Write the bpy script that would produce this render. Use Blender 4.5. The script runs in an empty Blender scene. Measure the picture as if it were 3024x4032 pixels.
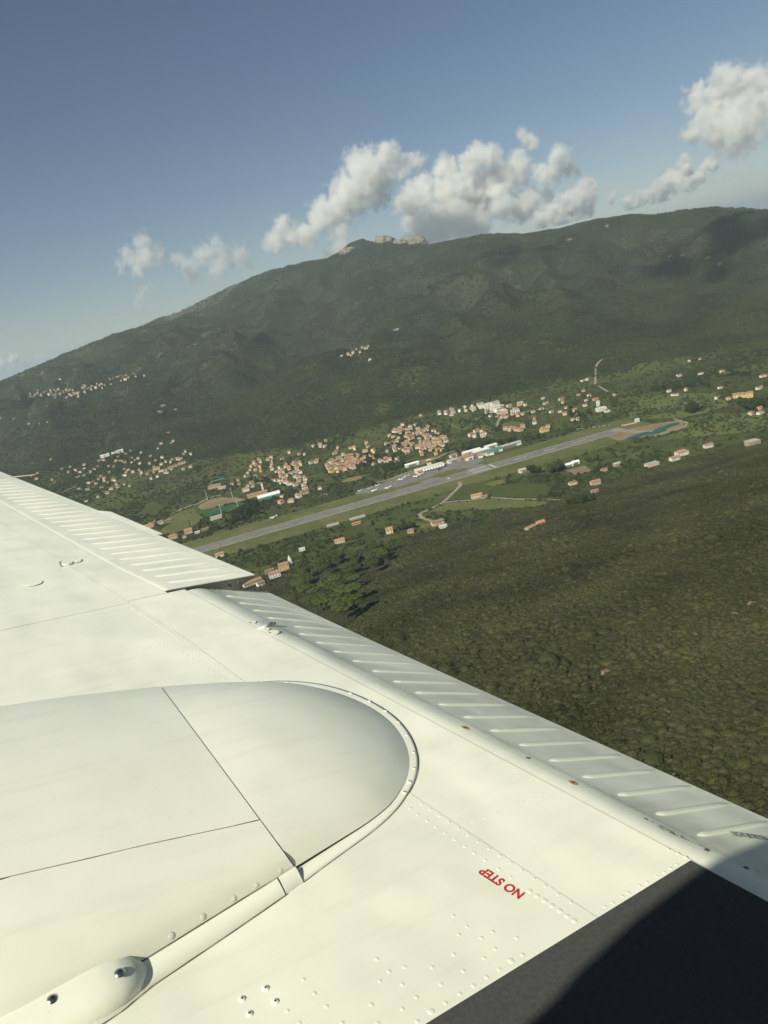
import bpy, bmesh, math, random
import numpy as np
from mathutils import Matrix, Vector

random.seed(7)
rng = np.random.default_rng(7)
SC = bpy.context.scene
COL = SC.collection
R = math.radians

# ------------------------------------------------------------------ camera, sky, sun, exposure
CAMZ = 280.0
PITCH, ROLL, FPX = R(15.5), R(13.0), 3000.0          # the aeroplane is banked: the horizon rises to the right
FWD = np.array([0, math.cos(PITCH), -math.sin(PITCH)])
RIGHT0 = np.array([1.0, 0, 0]); UP0 = np.cross(RIGHT0, FWD)
CR = math.cos(ROLL) * RIGHT0 - math.sin(ROLL) * UP0
CU = math.sin(ROLL) * RIGHT0 + math.cos(ROLL) * UP0
CAM = np.array([0, 0, CAMZ])
cd = bpy.data.cameras.new('camera'); cam = bpy.data.objects.new('camera', cd); COL.objects.link(cam)
M = Matrix.Identity(4)
for i in range(3):
    M[i][0], M[i][1], M[i][2], M[i][3] = CR[i], CU[i], -FWD[i], CAM[i]
cam.matrix_world = M
cd.sensor_fit = 'VERTICAL'; cd.sensor_height = 36.0; cd.lens = 36.0 * FPX / 4032
cd.clip_start = 0.02; cd.clip_end = 120000
SC.camera = cam

# aeroplane frame: a = aft, o = outboard (right wing), n = up off the wing
def cam2world(v): return v[0] * CR - v[1] * CU + v[2] * FWD
_d1 = np.array([-1243 - 1512, 1255 - 2016, FPX]); _d2 = np.array([6450 - 1512, 1085 - 2016, FPX])
_a = _d2 / np.linalg.norm(_d2); _o = _d1 - (_d1 @ _a) * _a; _o /= np.linalg.norm(_o); _n = np.cross(_a, _o)
AX_A, AX_O, AX_N = cam2world(_a), cam2world(_o), cam2world(_n)
EYE = 0.85                                             # eye height over the wing skin

SUN_AZ, SUN_EL = R(14), R(32)                          # relative to the wing
sun_from = math.cos(SUN_EL) * (-math.cos(SUN_AZ) * AX_A - math.sin(SUN_AZ) * AX_O) + math.sin(SUN_EL) * AX_N
sd = bpy.data.lights.new('sun', 'SUN'); so = bpy.data.objects.new('sun', sd); COL.objects.link(so)
sd.energy = 5.0; sd.angle = R(0.55); sd.color = (1.0, 0.955, 0.79)
so.rotation_euler = Vector(sun_from).to_track_quat('Z', 'Y').to_euler()
so.location = (0, 0, 900)
sun_el = math.asin(sun_from[2]); sun_rot = math.atan2(sun_from[0], sun_from[1])
wd = bpy.data.worlds.new('World'); SC.world = wd; wd.use_nodes = True
wn = wd.node_tree.nodes; wl = wd.node_tree.links
sky = wn.new('ShaderNodeTexSky'); sky.sky_type = 'NISHITA'; sky.sun_disc = False
sky.sun_elevation = sun_el; sky.sun_rotation = sun_rot
sky.altitude = 300; sky.air_density = 0.9; sky.dust_density = 0.0; sky.ozone_density = 1.0
wl.new(sky.outputs[0], wn['Background'].inputs[0]); wn['Background'].inputs[1].default_value = 0.05
SC.view_settings.view_transform = 'Standard'; SC.view_settings.look = 'None'
SC.view_settings.gamma = 1.0; SC.view_settings.use_curve_mapping = False
SC.view_settings.exposure = 0.3
SC.render.engine = 'CYCLES'
cy = SC.cycles
cy.max_bounces = 20; cy.diffuse_bounces = 3; cy.glossy_bounces = 3; cy.volume_bounces = 8; cy.transmission_bounces = 2
cy.transparent_max_bounces = 12; cy.use_denoising = True; cy.use_adaptive_sampling = True; cy.adaptive_threshold = 0.02
cy.caustics_reflective = False; cy.caustics_refractive = False
cy.volume_step_rate = 1.0; cy.volume_max_steps = 256

# ------------------------------------------------------------------ helpers
def nse(x, y, seed=0):
    xi = np.floor(x).astype(np.int64); yi = np.floor(y).astype(np.int64)
    xf = x - xi; yf = y - yi
    u = xf * xf * (3 - 2 * xf); v = yf * yf * (3 - 2 * yf)
    def h(a, b):
        n = (a * 374761393 + b * 668265263 + seed * 974634777) & 0x7fffffff
        n = ((n ^ (n >> 13)) * 1274126177) & 0x7fffffff
        return ((n ^ (n >> 16)) & 0xffff) / 65535.0
    return (h(xi, yi) * (1 - u) + h(xi + 1, yi) * u) * (1 - v) + (h(xi, yi + 1) * (1 - u) + h(xi + 1, yi + 1) * u) * v
def fbm(x, y, o=4, seed=0):
    s = 0; a = 1.0; t = 0
    for i in range(o):
        s = s + a * nse(x * 2 ** i + 17.3 * i, y * 2 ** i - 9.1 * i, seed + i); t += a; a *= .5
    return s / t
def sstep(a, b, x):
    t = np.clip((x - a) / (b - a), 0, 1); return t * t * (3 - 2 * t)

def tag(o, label=None, cat=None, group=None, kind=None):
    if label: o['label'] = label
    if cat: o['category'] = cat
    if group: o['group'] = group
    if kind: o['kind'] = kind
    return o
def link(name, data, parent=None, loc=None, rz=0.0, scale=None):
    o = bpy.data.objects.new(name, data); COL.objects.link(o)
    if parent is not None: o.parent = parent
    if loc is not None: o.location = loc
    if rz: o.rotation_euler = (0, 0, rz)
    if scale is not None: o.scale = scale
    return o
def mesh_np(name, verts, faces, mat=None, smooth=False):
    me = bpy.data.meshes.new(name)
    me.from_pydata([tuple(map(float, v)) for v in verts], [], [tuple(int(i) for i in f) for f in faces])
    if mat: me.materials.append(mat)
    if smooth: me.polygons.foreach_set('use_smooth', [True] * len(me.polygons))
    me.update(); return me
def mesh_grid(name, V, quads, mat, smooth=True):
    """V (n,3) float array, quads (m,4) int array: fast mesh build"""
    me = bpy.data.meshes.new(name); n = len(V); m = len(quads); k = quads.shape[1]
    me.vertices.add(n); me.vertices.foreach_set('co', np.ascontiguousarray(V, dtype=np.float32).ravel())
    me.loops.add(m * k); me.loops.foreach_set('vertex_index', np.ascontiguousarray(quads, dtype=np.int32).ravel())
    me.polygons.add(m); me.polygons.foreach_set('loop_start', np.arange(0, m * k, k, dtype=np.int32))
    me.update(calc_edges=True)
    if smooth: me.polygons.foreach_set('use_smooth', np.ones(m, dtype=bool))
    if mat: me.materials.append(mat)
    return me
class MB:
    """collects simple solids into one mesh"""
    def __init__(s): s.v = []; s.f = []
    def add(s, vs, fs):
        b = len(s.v); s.v += [tuple(v) for v in vs]; s.f += [tuple(i + b for i in f) for f in fs]; return s
    def box(s, x0, x1, y0, y1, z0, z1):
        return s.add([(x0, y0, z0), (x1, y0, z0), (x1, y1, z0), (x0, y1, z0), (x0, y0, z1), (x1, y0, z1), (x1, y1, z1), (x0, y1, z1)],
                     [(3, 2, 1, 0), (4, 5, 6, 7), (0, 1, 5, 4), (1, 2, 6, 5), (2, 3, 7, 6), (3, 0, 4, 7)])
    def tube(s, p, q, r0, r1, k=8):
        p = np.array(p, float); q = np.array(q, float); d = q - p; d /= np.linalg.norm(d)
        u = np.cross(d, [0, 0, 1.0]) if abs(d[2]) < .9 else np.cross(d, [1.0, 0, 0]); u /= np.linalg.norm(u); w = np.cross(d, u)
        vs = []
        for c, r in ((p, r0), (q, r1)):
            for i in range(k):
                t = 2 * math.pi * i / k; vs.append(c + r * (math.cos(t) * u + math.sin(t) * w))
        fs = [(i, (i + 1) % k, k + (i + 1) % k, k + i) for i in range(k)] + [tuple(range(k))[::-1], tuple(range(k, 2 * k))]
        return s.add(vs, fs)
    def prism(s, poly, z0, z1):
        k = len(poly); vs = [(x, y, z0) for x, y in poly] + [(x, y, z1) for x, y in poly]
        return s.add(vs, [tuple(range(k))[::-1], tuple(range(k, 2 * k))] + [(i, (i + 1) % k, k + (i + 1) % k, k + i) for i in range(k)])
    def mesh(s, name, mat=None, smooth=False): return mesh_np(name, s.v, s.f, mat, smooth)
    def build(s, name, mat=None, parent=None, smooth=False): return link(name, s.mesh(name, mat, smooth), parent)

# ------------------------------------------------------------------ materials
def newmat(name):
    m = bpy.data.materials.new(name); m.use_nodes = True
    nt = m.node_tree; return m, nt, nt.nodes['Principled BSDF']
def nd(nt, t, **k):
    n = nt.nodes.new(t)
    for a, b in k.items(): setattr(n, a, b)
    return n
def noise(nt, scale, detail=3, vec=None, rough=.55):
    n = nd(nt, 'ShaderNodeTexNoise'); n.inputs['Scale'].default_value = scale; n.inputs['Detail'].default_value = detail
    n.inputs['Roughness'].default_value = rough
    if vec is not None: nt.links.new(vec, n.inputs['Vector'])
    return n.outputs[0]
def ramp(nt, fac, stops):
    n = nd(nt, 'ShaderNodeValToRGB'); e = n.color_ramp.elements
    while len(e) < len(stops): e.new(0.5)
    for i, (p, c) in enumerate(stops): e[i].position = p; e[i].color = (*c, 1)
    nt.links.new(fac, n.inputs[0]); return n.outputs[0]
def mix(nt, fac, a, b, mode='MIX'):
    n = nd(nt, 'ShaderNodeMix', data_type='RGBA', blend_type=mode)
    for s, v in ((0, fac), (6, a), (7, b)):
        if hasattr(v, 'is_linked') or hasattr(v, 'links'): nt.links.new(v, n.inputs[s])
        elif s == 0: n.inputs[0].default_value = v
        else: n.inputs[s].default_value = (*v, 1)
    return n.outputs[2]
def wpos(nt): return nd(nt, 'ShaderNodeNewGeometry').outputs['Position']
def opos(nt): return nd(nt, 'ShaderNodeTexCoord').outputs['Object']
def simple(name, col, rough=.8, var=.25, scale=.3, metal=0.0, coord='o', spec=.3):
    m, nt, b = newmat(name)
    v = opos(nt) if coord == 'o' else wpos(nt)
    n = noise(nt, scale, 4, v)
    c0 = tuple(c * (1 - var) for c in col); c1 = tuple(min(1, c * (1 + var)) for c in col)
    nt.links.new(ramp(nt, n, [(.3, c0), (.7, c1)]), b.inputs['Base Color'])
    b.inputs['Roughness'].default_value = rough; b.inputs['Metallic'].default_value = metal
    b.inputs['Specular IOR Level'].default_value = spec
    return m
def leafmat(name, cols, patch=.004, rough=.75):
    """foliage: colour differs from plant to plant and in drifts across the slope"""
    m, nt, b = newmat(name)
    oi = nd(nt, 'ShaderNodeObjectInfo').outputs['Random']
    c = ramp(nt, oi, [(i / max(1, len(cols) - 1), q) for i, q in enumerate(cols)])
    p = noise(nt, patch, 4, wpos(nt))
    f = ramp(nt, p, [(.33, (.62, .66, .62)), (.67, (1.38, 1.36, 1.2))])
    nt.links.new(mix(nt, 1.0, c, f, 'MULTIPLY'), b.inputs['Base Color'])
    b.inputs['Roughness'].default_value = rough; b.inputs['Specular IOR Level'].default_value = .15
    return m

def paint(name, col=(.80, .815, .69), rough=.34, dirt=.06, bump=.25):
    m, nt, b = newmat(name)
    v = opos(nt)
    d = noise(nt, 9.0, 5, v); d2 = noise(nt, 70.0, 3, v)
    c = mix(nt, ramp(nt, d, [(.48, (0, 0, 0)), (.75, (dirt * 4,) * 3)]), col, tuple(x * .84 for x in col))
    c = mix(nt, ramp(nt, d2, [(.66, (0, 0, 0)), (.8, (.14,) * 3)]), c, (.42, .40, .34))
    mp = nd(nt, 'ShaderNodeMapping'); mp.inputs['Scale'].default_value = (2.2, 26.0, 3.0); nt.links.new(v, mp.inputs[0])
    st = noise(nt, 1.0, 5, mp.outputs[0], .62)
    c = mix(nt, ramp(nt, st, [(.52, (0, 0, 0)), (.78, (.22,) * 3)]), c, (.50, .48, .38))
    nt.links.new(c, b.inputs['Base Color']); b.inputs['Roughness'].default_value = rough
    b.inputs['Specular IOR Level'].default_value = .4
    bp = nd(nt, 'ShaderNodeBump'); bp.inputs['Strength'].default_value = bump; bp.inputs['Distance'].default_value = .05
    nt.links.new(noise(nt, 3.5, 2, v, .4), bp.inputs['Height']); nt.links.new(bp.outputs[0], b.inputs['Normal'])
    return m

MT = {}
MT['paint'] = paint('aircraft_paint', bump=.4)
MT['paint_cowl'] = paint('cowl_paint', (.83, .845, .72), .38, .08, .12)
MT['paint_edge'] = simple('bare_inner_metal', (.10, .10, .095), .6, .2, 20)
m_g, nt, b = newmat('gap_sealant'); g1 = noise(nt, 22, 4, opos(nt), .6)
nt.links.new(ramp(nt, g1, [(.40, (.04, .038, .034)), (.52, (.13, .125, .11)), (.66, (.42, .42, .36))]), b.inputs['Base Color']); b.inputs['Roughness'].default_value = .9; MT['gap'] = m_g
MT['walk'] = simple('nonslip_black', (.066, .067, .066), .95, .16, 160, spec=.25)
MT['red'] = simple('red_lettering', (.50, .03, .04), .6, .12, 200)
MT['dark_letter'] = simple('grey_lettering', (.06, .06, .06), .7, .3, 100)
MT['steel'] = simple('screw_steel', (.50, .48, .43), .28, .15, 300, 1.0)
MT['screw_slot'] = simple('screw_slot', (.02, .02, .02), .8, .2, 100)
MT['brass'] = simple('primer_ring', (.50, .36, .17), .6, .2, 200)

# ------------------------------------------------------------------ terrain shape
AZ = np.array([-180, -120, -75, -45, -33, -23.6, -21, -16.6, -13.8, -10.1, -6.8, -4.1, -1.5, .1, 1.1, 1.9, 2.9, 3.5, 4.2, 5.2, 6.6, 7.4, 9, 11.2, 12.2, 13.8, 16.3, 18.6, 21, 22.6, 24.5, 26.3, 28.2, 29.2, 34, 45, 75, 120, 180])
EL = np.array([-3.5, -3.5, -3, -2, -.8, .13, .51, 1.30, 1.65, 2.24, 3.02, 3.41, 3.46, 3.27, 3.50, 3.95, 4.03, 3.72, 3.58, 3.24, 2.98, 2.64, 2.61, 2.47, 2.31, 1.83, 1.62, 1.68, 1.50, 1.12, 1.03, .70, .12, -.29, -.6, -1.2, -2, -3.5, -3.5])
def ridge_r(az): return np.interp(az, [-180, -60, -24, -10, 0, 5, 10, 20, 30, 60, 180], [4800, 4800, 4700, 4600, 4400, 4300, 4200, 4050, 3950, 3700, 4800])
def foot_r(az): return np.interp(az, [-180, -60, -24, -14, -5, 2, 9, 16, 23, 29, 60, 180], [2100, 2050, 1900, 1700, 1500, 1560, 1600, 1640, 1680, 1760, 1900, 2100])
SPUR = (75.0, 2330.0)
def Hmap(x, y):
    x = np.asarray(x, float); y = np.asarray(y, float)
    r = np.hypot(x, y); az = np.degrees(np.arctan2(x, y))
    rr = ridge_r(az); rf = foot_r(az)
    zr = CAMZ + rr * np.tan(np.radians(np.interp(az, AZ, EL)))
    zr = zr + 7 * (fbm(az * 1.9, az * 0 + 3, 3, 5) - .5)
    t = (r - rf) / (rr - rf)
    tc = np.clip(t, 0, 1)
    g = np.where(tc < .12, tc * tc / .24, tc - .06) / .94
    wx = x + 220 * (fbm(x / 700, y / 700, 2, 31) - .5); wy = y + 220 * (fbm(x / 700 + 9, y / 700, 2, 32) - .5)
    rid = 1 - np.abs(2 * fbm(wx / 620, wy / 900, 3, 11) - 1)
    rid2 = 1 - np.abs(2 * fbm(wx / 210, wy / 260, 3, 12) - 1)
    damp = np.sin(np.pi * np.clip(tc, 0, 1)) ** .8
    z = zr * g + damp * (300 * (rid - .74) + 120 * (rid2 - .72)) * (.4 + .6 * sstep(.05, .4, tc))
    z = z + 6 * damp * (fbm(x / 60, y / 60, 3, 14) - .5)
    # spur that carries the small hilltop village
    dx = x - SPUR[0]; dy = y - SPUR[1]
    z = z + 46 * np.exp(-(dx / 260) ** 2 - np.where(dy < 0, (dy / 420) ** 2, (dy / 200) ** 2)) * sstep(0, .08, t)
    # beyond the crest the island drops to the sea
    back = np.clip((r - rr) / 1700, 0, 1)
    z = np.where(t > 1, zr * (1 - back) - 60 * back, z)
    z = np.where(t <= 0, 0.0, z)
    # near slope under the aeroplane
    s = (862 + .15 * np.clip(x, -400, 900)) - y - 26 * (fbm(x / 90, y / 90, 2, 21) - .5)
    s = np.where(s > 0, s, 0)
    sc = np.where(s < 60, s * s / 120, s - 30)
    sc = np.where(sc > 820, 820 + 120 * np.tanh((sc - 820) / 240), sc)
    w = sstep(-380, 40, x) * (1 + .12 * sstep(100, 420, x))
    hill = .240 * sc * w
    hill = hill + (9 * (fbm(x / 130, y / 130, 3, 22) - .5) + 16 * (fbm(x / 330, y / 420, 2, 23) - .5)) * sstep(0, 140, sc) * w
    back2 = sstep(900, 2500, r) * (np.abs(az) > 60)
    return z + np.where(r < 3000, hill, 0) * (1 - back2)
def rayd(px, py):
    d = np.multiply.outer(np.asarray(px, float) - 1512, CR) - np.multiply.outer(np.asarray(py, float) - 2016, CU) + FPX * FWD
    return d / np.linalg.norm(d, axis=-1, keepdims=True)
def ground(px, py, rmax=6500):
    """where the line of sight through a point of the photograph meets the land"""
    px = np.atleast_1d(np.asarray(px, float)); py = np.atleast_1d(np.asarray(py, float))
    d = rayd(px, py); n = len(px); ts = np.broadcast_to(60 * (rmax / 60) ** (np.arange(200) / 199.0), (n, 200))
    for it in range(2):
        P = CAM + ts[..., None] * d[:, None, :]; h = Hmap(P[..., 0], P[..., 1]); below = P[..., 2] < h
        k = np.maximum(below.argmax(1), 1); hit = below.any(1) if it == 0 else hit; ar = np.arange(n)
        t0, t1 = ts[ar, k - 1], ts[ar, k]
        if it == 0: ts = t0[:, None] + (t1 - t0)[:, None] * np.linspace(0, 1, 20)[None]
    g0 = P[ar, k - 1, 2] - h[ar, k - 1]; g1 = P[ar, k, 2] - h[ar, k]; f = np.clip(g0 / (g0 - g1 + 1e-9), 0, 1)
    out = CAM + (t0 + f * (t1 - t0))[:, None] * d; out[:, 2] = Hmap(out[:, 0], out[:, 1]); out[~hit] = np.nan
    return out
def G1(px, py): return ground([px], [py])[0]
def flat(pts):
    """photo points -> valley floor (z = 0)"""
    p = np.array(pts, float); d = rayd(p[:, 0], p[:, 1]); t = -CAMZ / d[:, 2]; return (CAM + d * t[:, None])[:, :2]
def inpoly(x, y, poly):
    c = np.zeros(np.shape(x), bool); n = len(poly)
    for i in range(n):
        x0, y0 = poly[i]; x1, y1 = poly[i - 1]
        c ^= ((y0 > y) != (y1 > y)) & (x < (x1 - x0) * (y - y0) / (y1 - y0 + 1e-12) + x0)
    return c
def proj(P):
    q = np.asarray(P, float) - CAM; z = q @ FWD
    return 1512 + FPX * (q @ CR) / z, 2016 - FPX * (q @ CU) / z
CLEAR = []                                             # open ground, no trees

# --- open ground laid as sheets on the valley floor
def zreg(x0, y0, s):
    return lambda pts: [(x0 + x / s, y0 + y / s) for x, y in pts]
Z1 = zreg(550, 1750, 2.765); Z2 = zreg(1100, 1600, 2.37); Z3 = zreg(1550, 1550, 2.765); Z4 = zreg(2100, 1350, 1.7955); Z5 = zreg(0, 1400, 2.37)

def ground_mat(name, stops, s1=.02, s2=.35, stripe=None):
    m, nt, b = newmat(name); p = wpos(nt)
    n1 = noise(nt, s1, 5, p, .6); n2 = noise(nt, s2, 4, p)
    c = ramp(nt, n1, stops)
    c = mix(nt, 1.0, c, ramp(nt, n2, [(.3, (.78, .78, .78)), (.7, (1.22, 1.22, 1.22))]), 'MULTIPLY')
    if stripe:
        mp = nd(nt, 'ShaderNodeMapping'); mp.inputs['Rotation'].default_value = (0, 0, R(stripe[0])); nt.links.new(p, mp.inputs[0])
        wv = nd(nt, 'ShaderNodeTexWave'); wv.inputs['Scale'].default_value = stripe[1]; wv.inputs['Distortion'].default_value = .8
        nt.links.new(mp.outputs[0], wv.inputs[0])
        c = mix(nt, 1.0, c, ramp(nt, wv.outputs[1], [(.3, (.72, .74, .7)), (.7, (1.2, 1.18, 1.15))]), 'MULTIPLY')
    nt.links.new(c, b.inputs['Base Color']); b.inputs['Roughness'].default_value = .95; b.inputs['Specular IOR Level'].default_value = .1
    return m
MT['asphalt'] = ground_mat('runway_asphalt', [(.3, (.150, .145, .134)), (.7, (.205, .198, .182))], .03, .2)
MT['shoulder'] = ground_mat('runway_shoulder', [(.3, (.21, .20, .17)), (.7, (.27, .255, .215))], .05, .3)
MT['apron'] = ground_mat('apron_asphalt', [(.3, (.15, .145, .138)), (.7, (.20, .193, .182))], .03, .3)
MT['grass'] = ground_mat('mown_grass', [(.25, (.072, .088, .028)), (.5, (.100, .112, .040)), (.75, (.145, .135, .064))], .018, .12)
MT['field'] = ground_mat('meadow', [(.25, (.074, .094, .028)), (.5, (.104, .120, .040)), (.75, (.145, .138, .06))], .02, .2)
MT['vine'] = ground_mat('vineyard', [(.3, (.050, .068, .020)), (.7, (.075, .088, .030))], .02, .3, (20, .35))
MT['dirt'] = ground_mat('bare_earth', [(.3, (.17, .135, .075)), (.7, (.25, .20, .12))], .04, .3)
MT['road'] = ground_mat('pale_road', [(.3, (.22, .19, .14)), (.7, (.30, .26, .20))], .05, .4)
MT['white_line'] = simple('white_line', (.42, .42, .39), .8, .15, .5, coord='w')
MT['turf'] = ground_mat('sports_turf', [(.3, (.030, .085, .035)), (.7, (.045, .105, .045))], .03, .5)

_zl = [0.04]
def sheet(name, poly, mat, label=None, z=None, clear=True):
    z = _zl[0] if z is None else z; _zl[0] += .006
    if clear: CLEAR.append([tuple(p) for p in poly])
    me = mesh_np(name, [(x, y, z) for x, y in poly], [tuple(range(len(poly)))], MT[mat])
    bm = bmesh.new(); bm.from_mesh(me); bmesh.ops.triangulate(bm, faces=bm.faces)
    for f in bm.faces:
        if f.normal.z < 0: f.normal_flip()
    bm.to_mesh(me); bm.free()
    o = link(name, me); o['kind'] = 'structure'; return o
RW0 = np.array([-520.0, 982.0]); RW1 = np.array([398.0, 1172.0])
RD = (RW1 - RW0) / np.linalg.norm(RW1 - RW0); RN = np.array([-RD[1], RD[0]])
def rw(s, w): return tuple(RW0 + RD * s + RN * w)
RL = np.linalg.norm(RW1 - RW0)
sheet('grass_strip', [rw(-80, -62), rw(RL + 40, -75), rw(RL + 40, -10), rw(RL + 40, 62), rw(560, 60), rw(300, 62), rw(-80, 62)], 'grass')
sheet('runway_shoulder', [rw(0, -19), rw(RL, -19), rw(RL, 17), rw(0, 17)], 'shoulder')
runway = sheet('runway', [rw(0, -14.5), rw(RL - 18, -14.5), rw(RL - 18, 14.5), rw(0, 14.5)], 'asphalt')
apron_poly = flat([(1385, 1948), (1420, 1928), (1490, 1908), (1590, 1866), (1690, 1838), (1800, 1802), (1880, 1790), (1905, 1812), (1850, 1840), (1760, 1853), (1680, 1884), (1640, 1898), (1560, 1918), (1460, 1940)])
sheet('apron', [tuple(p) for p in apron_poly], 'apron')
for nm, pts in (('taxiway', [(1640, 1900), (1700, 1880), (1735, 1878), (1700, 1900)]), ('taxiway', [(1830, 1845), (1880, 1828), (1915, 1828), (1870, 1846)])):
    sheet(nm, [tuple(p) for p in flat(pts)], 'apron')
sheet('dirt_area', [tuple(p) for p in flat(Z4([(520, 668), (610, 625), (760, 592), (900, 565), (1005, 550), (1060, 566), (1060, 596), (965, 628), (860, 655), (740, 672), (600, 690)]))], 'dirt')
sheet('loop_road', [tuple(p) for p in flat(Z4([(985, 532), (1040, 545), (1090, 560), (1098, 578), (1075, 598), (985, 628), (860, 664), (858, 656), (965, 624), (1052, 594), (1075, 576), (1065, 566), (1010, 550)]))], 'road')
sheet('stub_road', [tuple(p) for p in flat(Z4([(590, 625), (640, 612), (800, 622), (900, 606), (940, 618), (830, 640), (640, 634)]))], 'road')
# runway markings
mk = [((RL - 210, RL - 207), (-13.5, 13.5)), ((RL - 207, RL - 150), (-13.8, -12.2)), ((RL - 207, RL - 150), (12.2, 13.8))]
def mark(s0, s1, w0, w1):
    o = sheet('runway_marking', [rw(s0, w0), rw(s1, w0), rw(s1, w1), rw(s0, w1)], 'white_line', clear=False); return o
s = 20
while s < RL - 260:
    mark(s, s + 20, -.3, .3); s += 50
mark(RL - 228, RL - 224, -14, 14)
for k in range(4):
    mark(RL - 262, RL - 233, -13.2 + k * 2.8, -11.6 + k * 2.8); mark(RL - 262, RL - 233, 13.2 - k * 2.8, 11.6 - k * 2.8)
mark(RL - 300, RL - 296, -5, 5); mark(RL - 190, RL - 168, -1.2, 1.2); mark(RL - 140, RL - 118, -1.2, 1.2); mark(RL - 90, RL - 68, -1.2, 1.2)
mark(0, RL - 18, -14.2, -13.8); mark(0, RL - 18, 13.8, 14.2)

def road(name, pts, width, mat='road', lift=.25):
    P = [G1(x, y) for x, y in pts]
    P = np.array([p for p in P if not np.isnan(p[0])])
    Q = []
    for i in range(len(P) - 1):                         # smooth
        for k in range(8):
            t = k / 8; p0 = P[max(i - 1, 0)]; p1 = P[i]; p2 = P[i + 1]; p3 = P[min(i + 2, len(P) - 1)]
            Q.append(.5 * ((2 * p1) + (p2 - p0) * t + (2 * p0 - 5 * p1 + 4 * p2 - p3) * t * t + (3 * p1 - p0 - 3 * p2 + p3) * t ** 3))
    Q.append(P[-1]); Q = np.array(Q)[:, :2]
    T = np.gradient(Q, axis=0); T /= np.linalg.norm(T, axis=1, keepdims=True); Nn = np.stack([-T[:, 1], T[:, 0]], 1)
    Lf = Q + Nn * width / 2; Rt = Q - Nn * width / 2
    zl = np.maximum(np.maximum(Hmap(Lf[:, 0], Lf[:, 1]), Hmap(Rt[:, 0], Rt[:, 1])), Hmap(Q[:, 0], Q[:, 1])) + lift
    V = [(*Lf[i], zl[i]) for i in range(len(Q))] + [(*Rt[i], zl[i]) for i in range(len(Q))]
    n = len(Q); F = [(i, n + i, n + i + 1, i + 1) for i in range(n - 1)]
    for i in range(n - 1): CLEAR.append([tuple(Lf[i]), tuple(Lf[i + 1]), tuple(Rt[i + 1]), tuple(Rt[i])])
    o = link(name, mesh_np(name, V, F, MT[mat])); o['kind'] = 'structure'; return o
road('dirt_road', Z3([(750, 962), (712, 966), (728, 990), (700, 1030), (640, 1088), (540, 1182), (470, 1222), (360, 1275), (300, 1298), (284, 1322), (312, 1352), (420, 1392)]), 5.5)
road('farm_track', Z3([(545, 1188), (700, 1172), (850, 1160), (1050, 1136), (1350, 1150), (1659, 1152), (1830, 1158)]), 4.5)
road('valley_road', Z1([(90, 870), (200, 818), (340, 765), (480, 695), (640, 640), (760, 582), (905, 545)]), 7)
road('terminal_road', Z2([(850, 720), (1000, 690), (1130, 640), (1240, 600)]), 6)
road('terminal_road', Z2([(1320, 545), (1450, 490), (1560, 440), (1659, 415)]), 6)
road('hotel_road', Z3([(1130, 360), (1140, 300), (1200, 250), (1400, 205), (1560, 175), (1659, 165), (1760, 135)]), 6)
road('village_lane', Z5([(580, 1285), (640, 1250), (700, 1228)]), 6)
road('hill_track', Z4([(437, 292), (440, 220), (447, 160), (490, 115)]), 5)
road('hill_track', Z4([(460, 305), (500, 330), (530, 345)]), 5)
def fieldpx(name, pts, mat, clear=True): return sheet(name, [tuple(p) for p in flat(pts)], mat, clear=clear)
fieldpx('meadow', Z3([(545, 1200), (850, 1172), (1060, 1150), (1340, 1164), (1659, 1172), (1659, 1240), (1280, 1255), (1000, 1262), (520, 1282), (380, 1292)]), 'field')
fieldpx('vineyard', Z3([(745, 1000), (900, 975), (1000, 985), (1060, 1060), (1000, 1110), (850, 1142), (590, 1172), (660, 1085)]), 'vine')
fieldpx('vineyard', Z3([(1080, 1020), (1250, 985), (1659, 985), (1720, 1040), (1659, 1135), (1350, 1138), (1080, 1115)]), 'vine')
fieldpx('meadow', Z3([(960, 985), (1180, 935), (1250, 965), (1080, 1012)]), 'field')
fieldpx('sports_pitch', Z1([(628, 742), (735, 797), (1062, 707), (1168, 628), (960, 664), (780, 705)]), 'turf')
fieldpx('earth_bank', Z1([(628, 700), (655, 662), (760, 600), (870, 575), (965, 582), (1060, 580), (1160, 605), (960, 655), (700, 710)]), 'dirt')
fieldpx('meadow', Z1([(300, 800), (480, 715), (610, 700), (615, 745), (700, 800), (640, 850), (560, 900), (330, 985), (180, 960), (330, 860)]), 'field')
fieldpx('meadow', Z3([(420, 330), (700, 240), (960, 230), (1120, 290), (1080, 480), (1020, 500), (900, 400), (600, 380)]), 'field', False)
fieldpx('meadow', Z3([(1180, 330), (1300, 300), (1420, 320), (1380, 360), (1180, 380)]), 'field')
fieldpx('terminal_verge', Z2([(1200, 560), (1300, 510), (1450, 470), (1500, 480), (1400, 520), (1260, 560)]), 'dirt')
fieldpx('ploughed_field', Z2([(560, 715), (640, 670), (800, 640), (810, 655), (700, 695)]), 'dirt')
fieldpx('meadow', Z4([(760, 400), (900, 370), (1300, 350), (1380, 440), (1200, 500), (1060, 530), (760, 540), (640, 540)]), 'field', False)
fieldpx('meadow', Z4([(1100, 540), (1300, 500), (1659, 500), (1659, 600), (1450, 640), (1000, 680), (880, 690), (1080, 610)]), 'field', False)
fieldpx('meadow', Z4([(230, 905), (360, 870), (420, 905), (300, 935)]), 'dirt')
fieldpx('meadow', Z2([(1290, 1090), (1420, 1098), (1380, 1150), (1230, 1110)]), 'field')
fieldpx('vineyard', Z1([(60, 665), (120, 625), (210, 645), (270, 672), (190, 770), (90, 765), (0, 770)]), 'vine')

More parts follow.
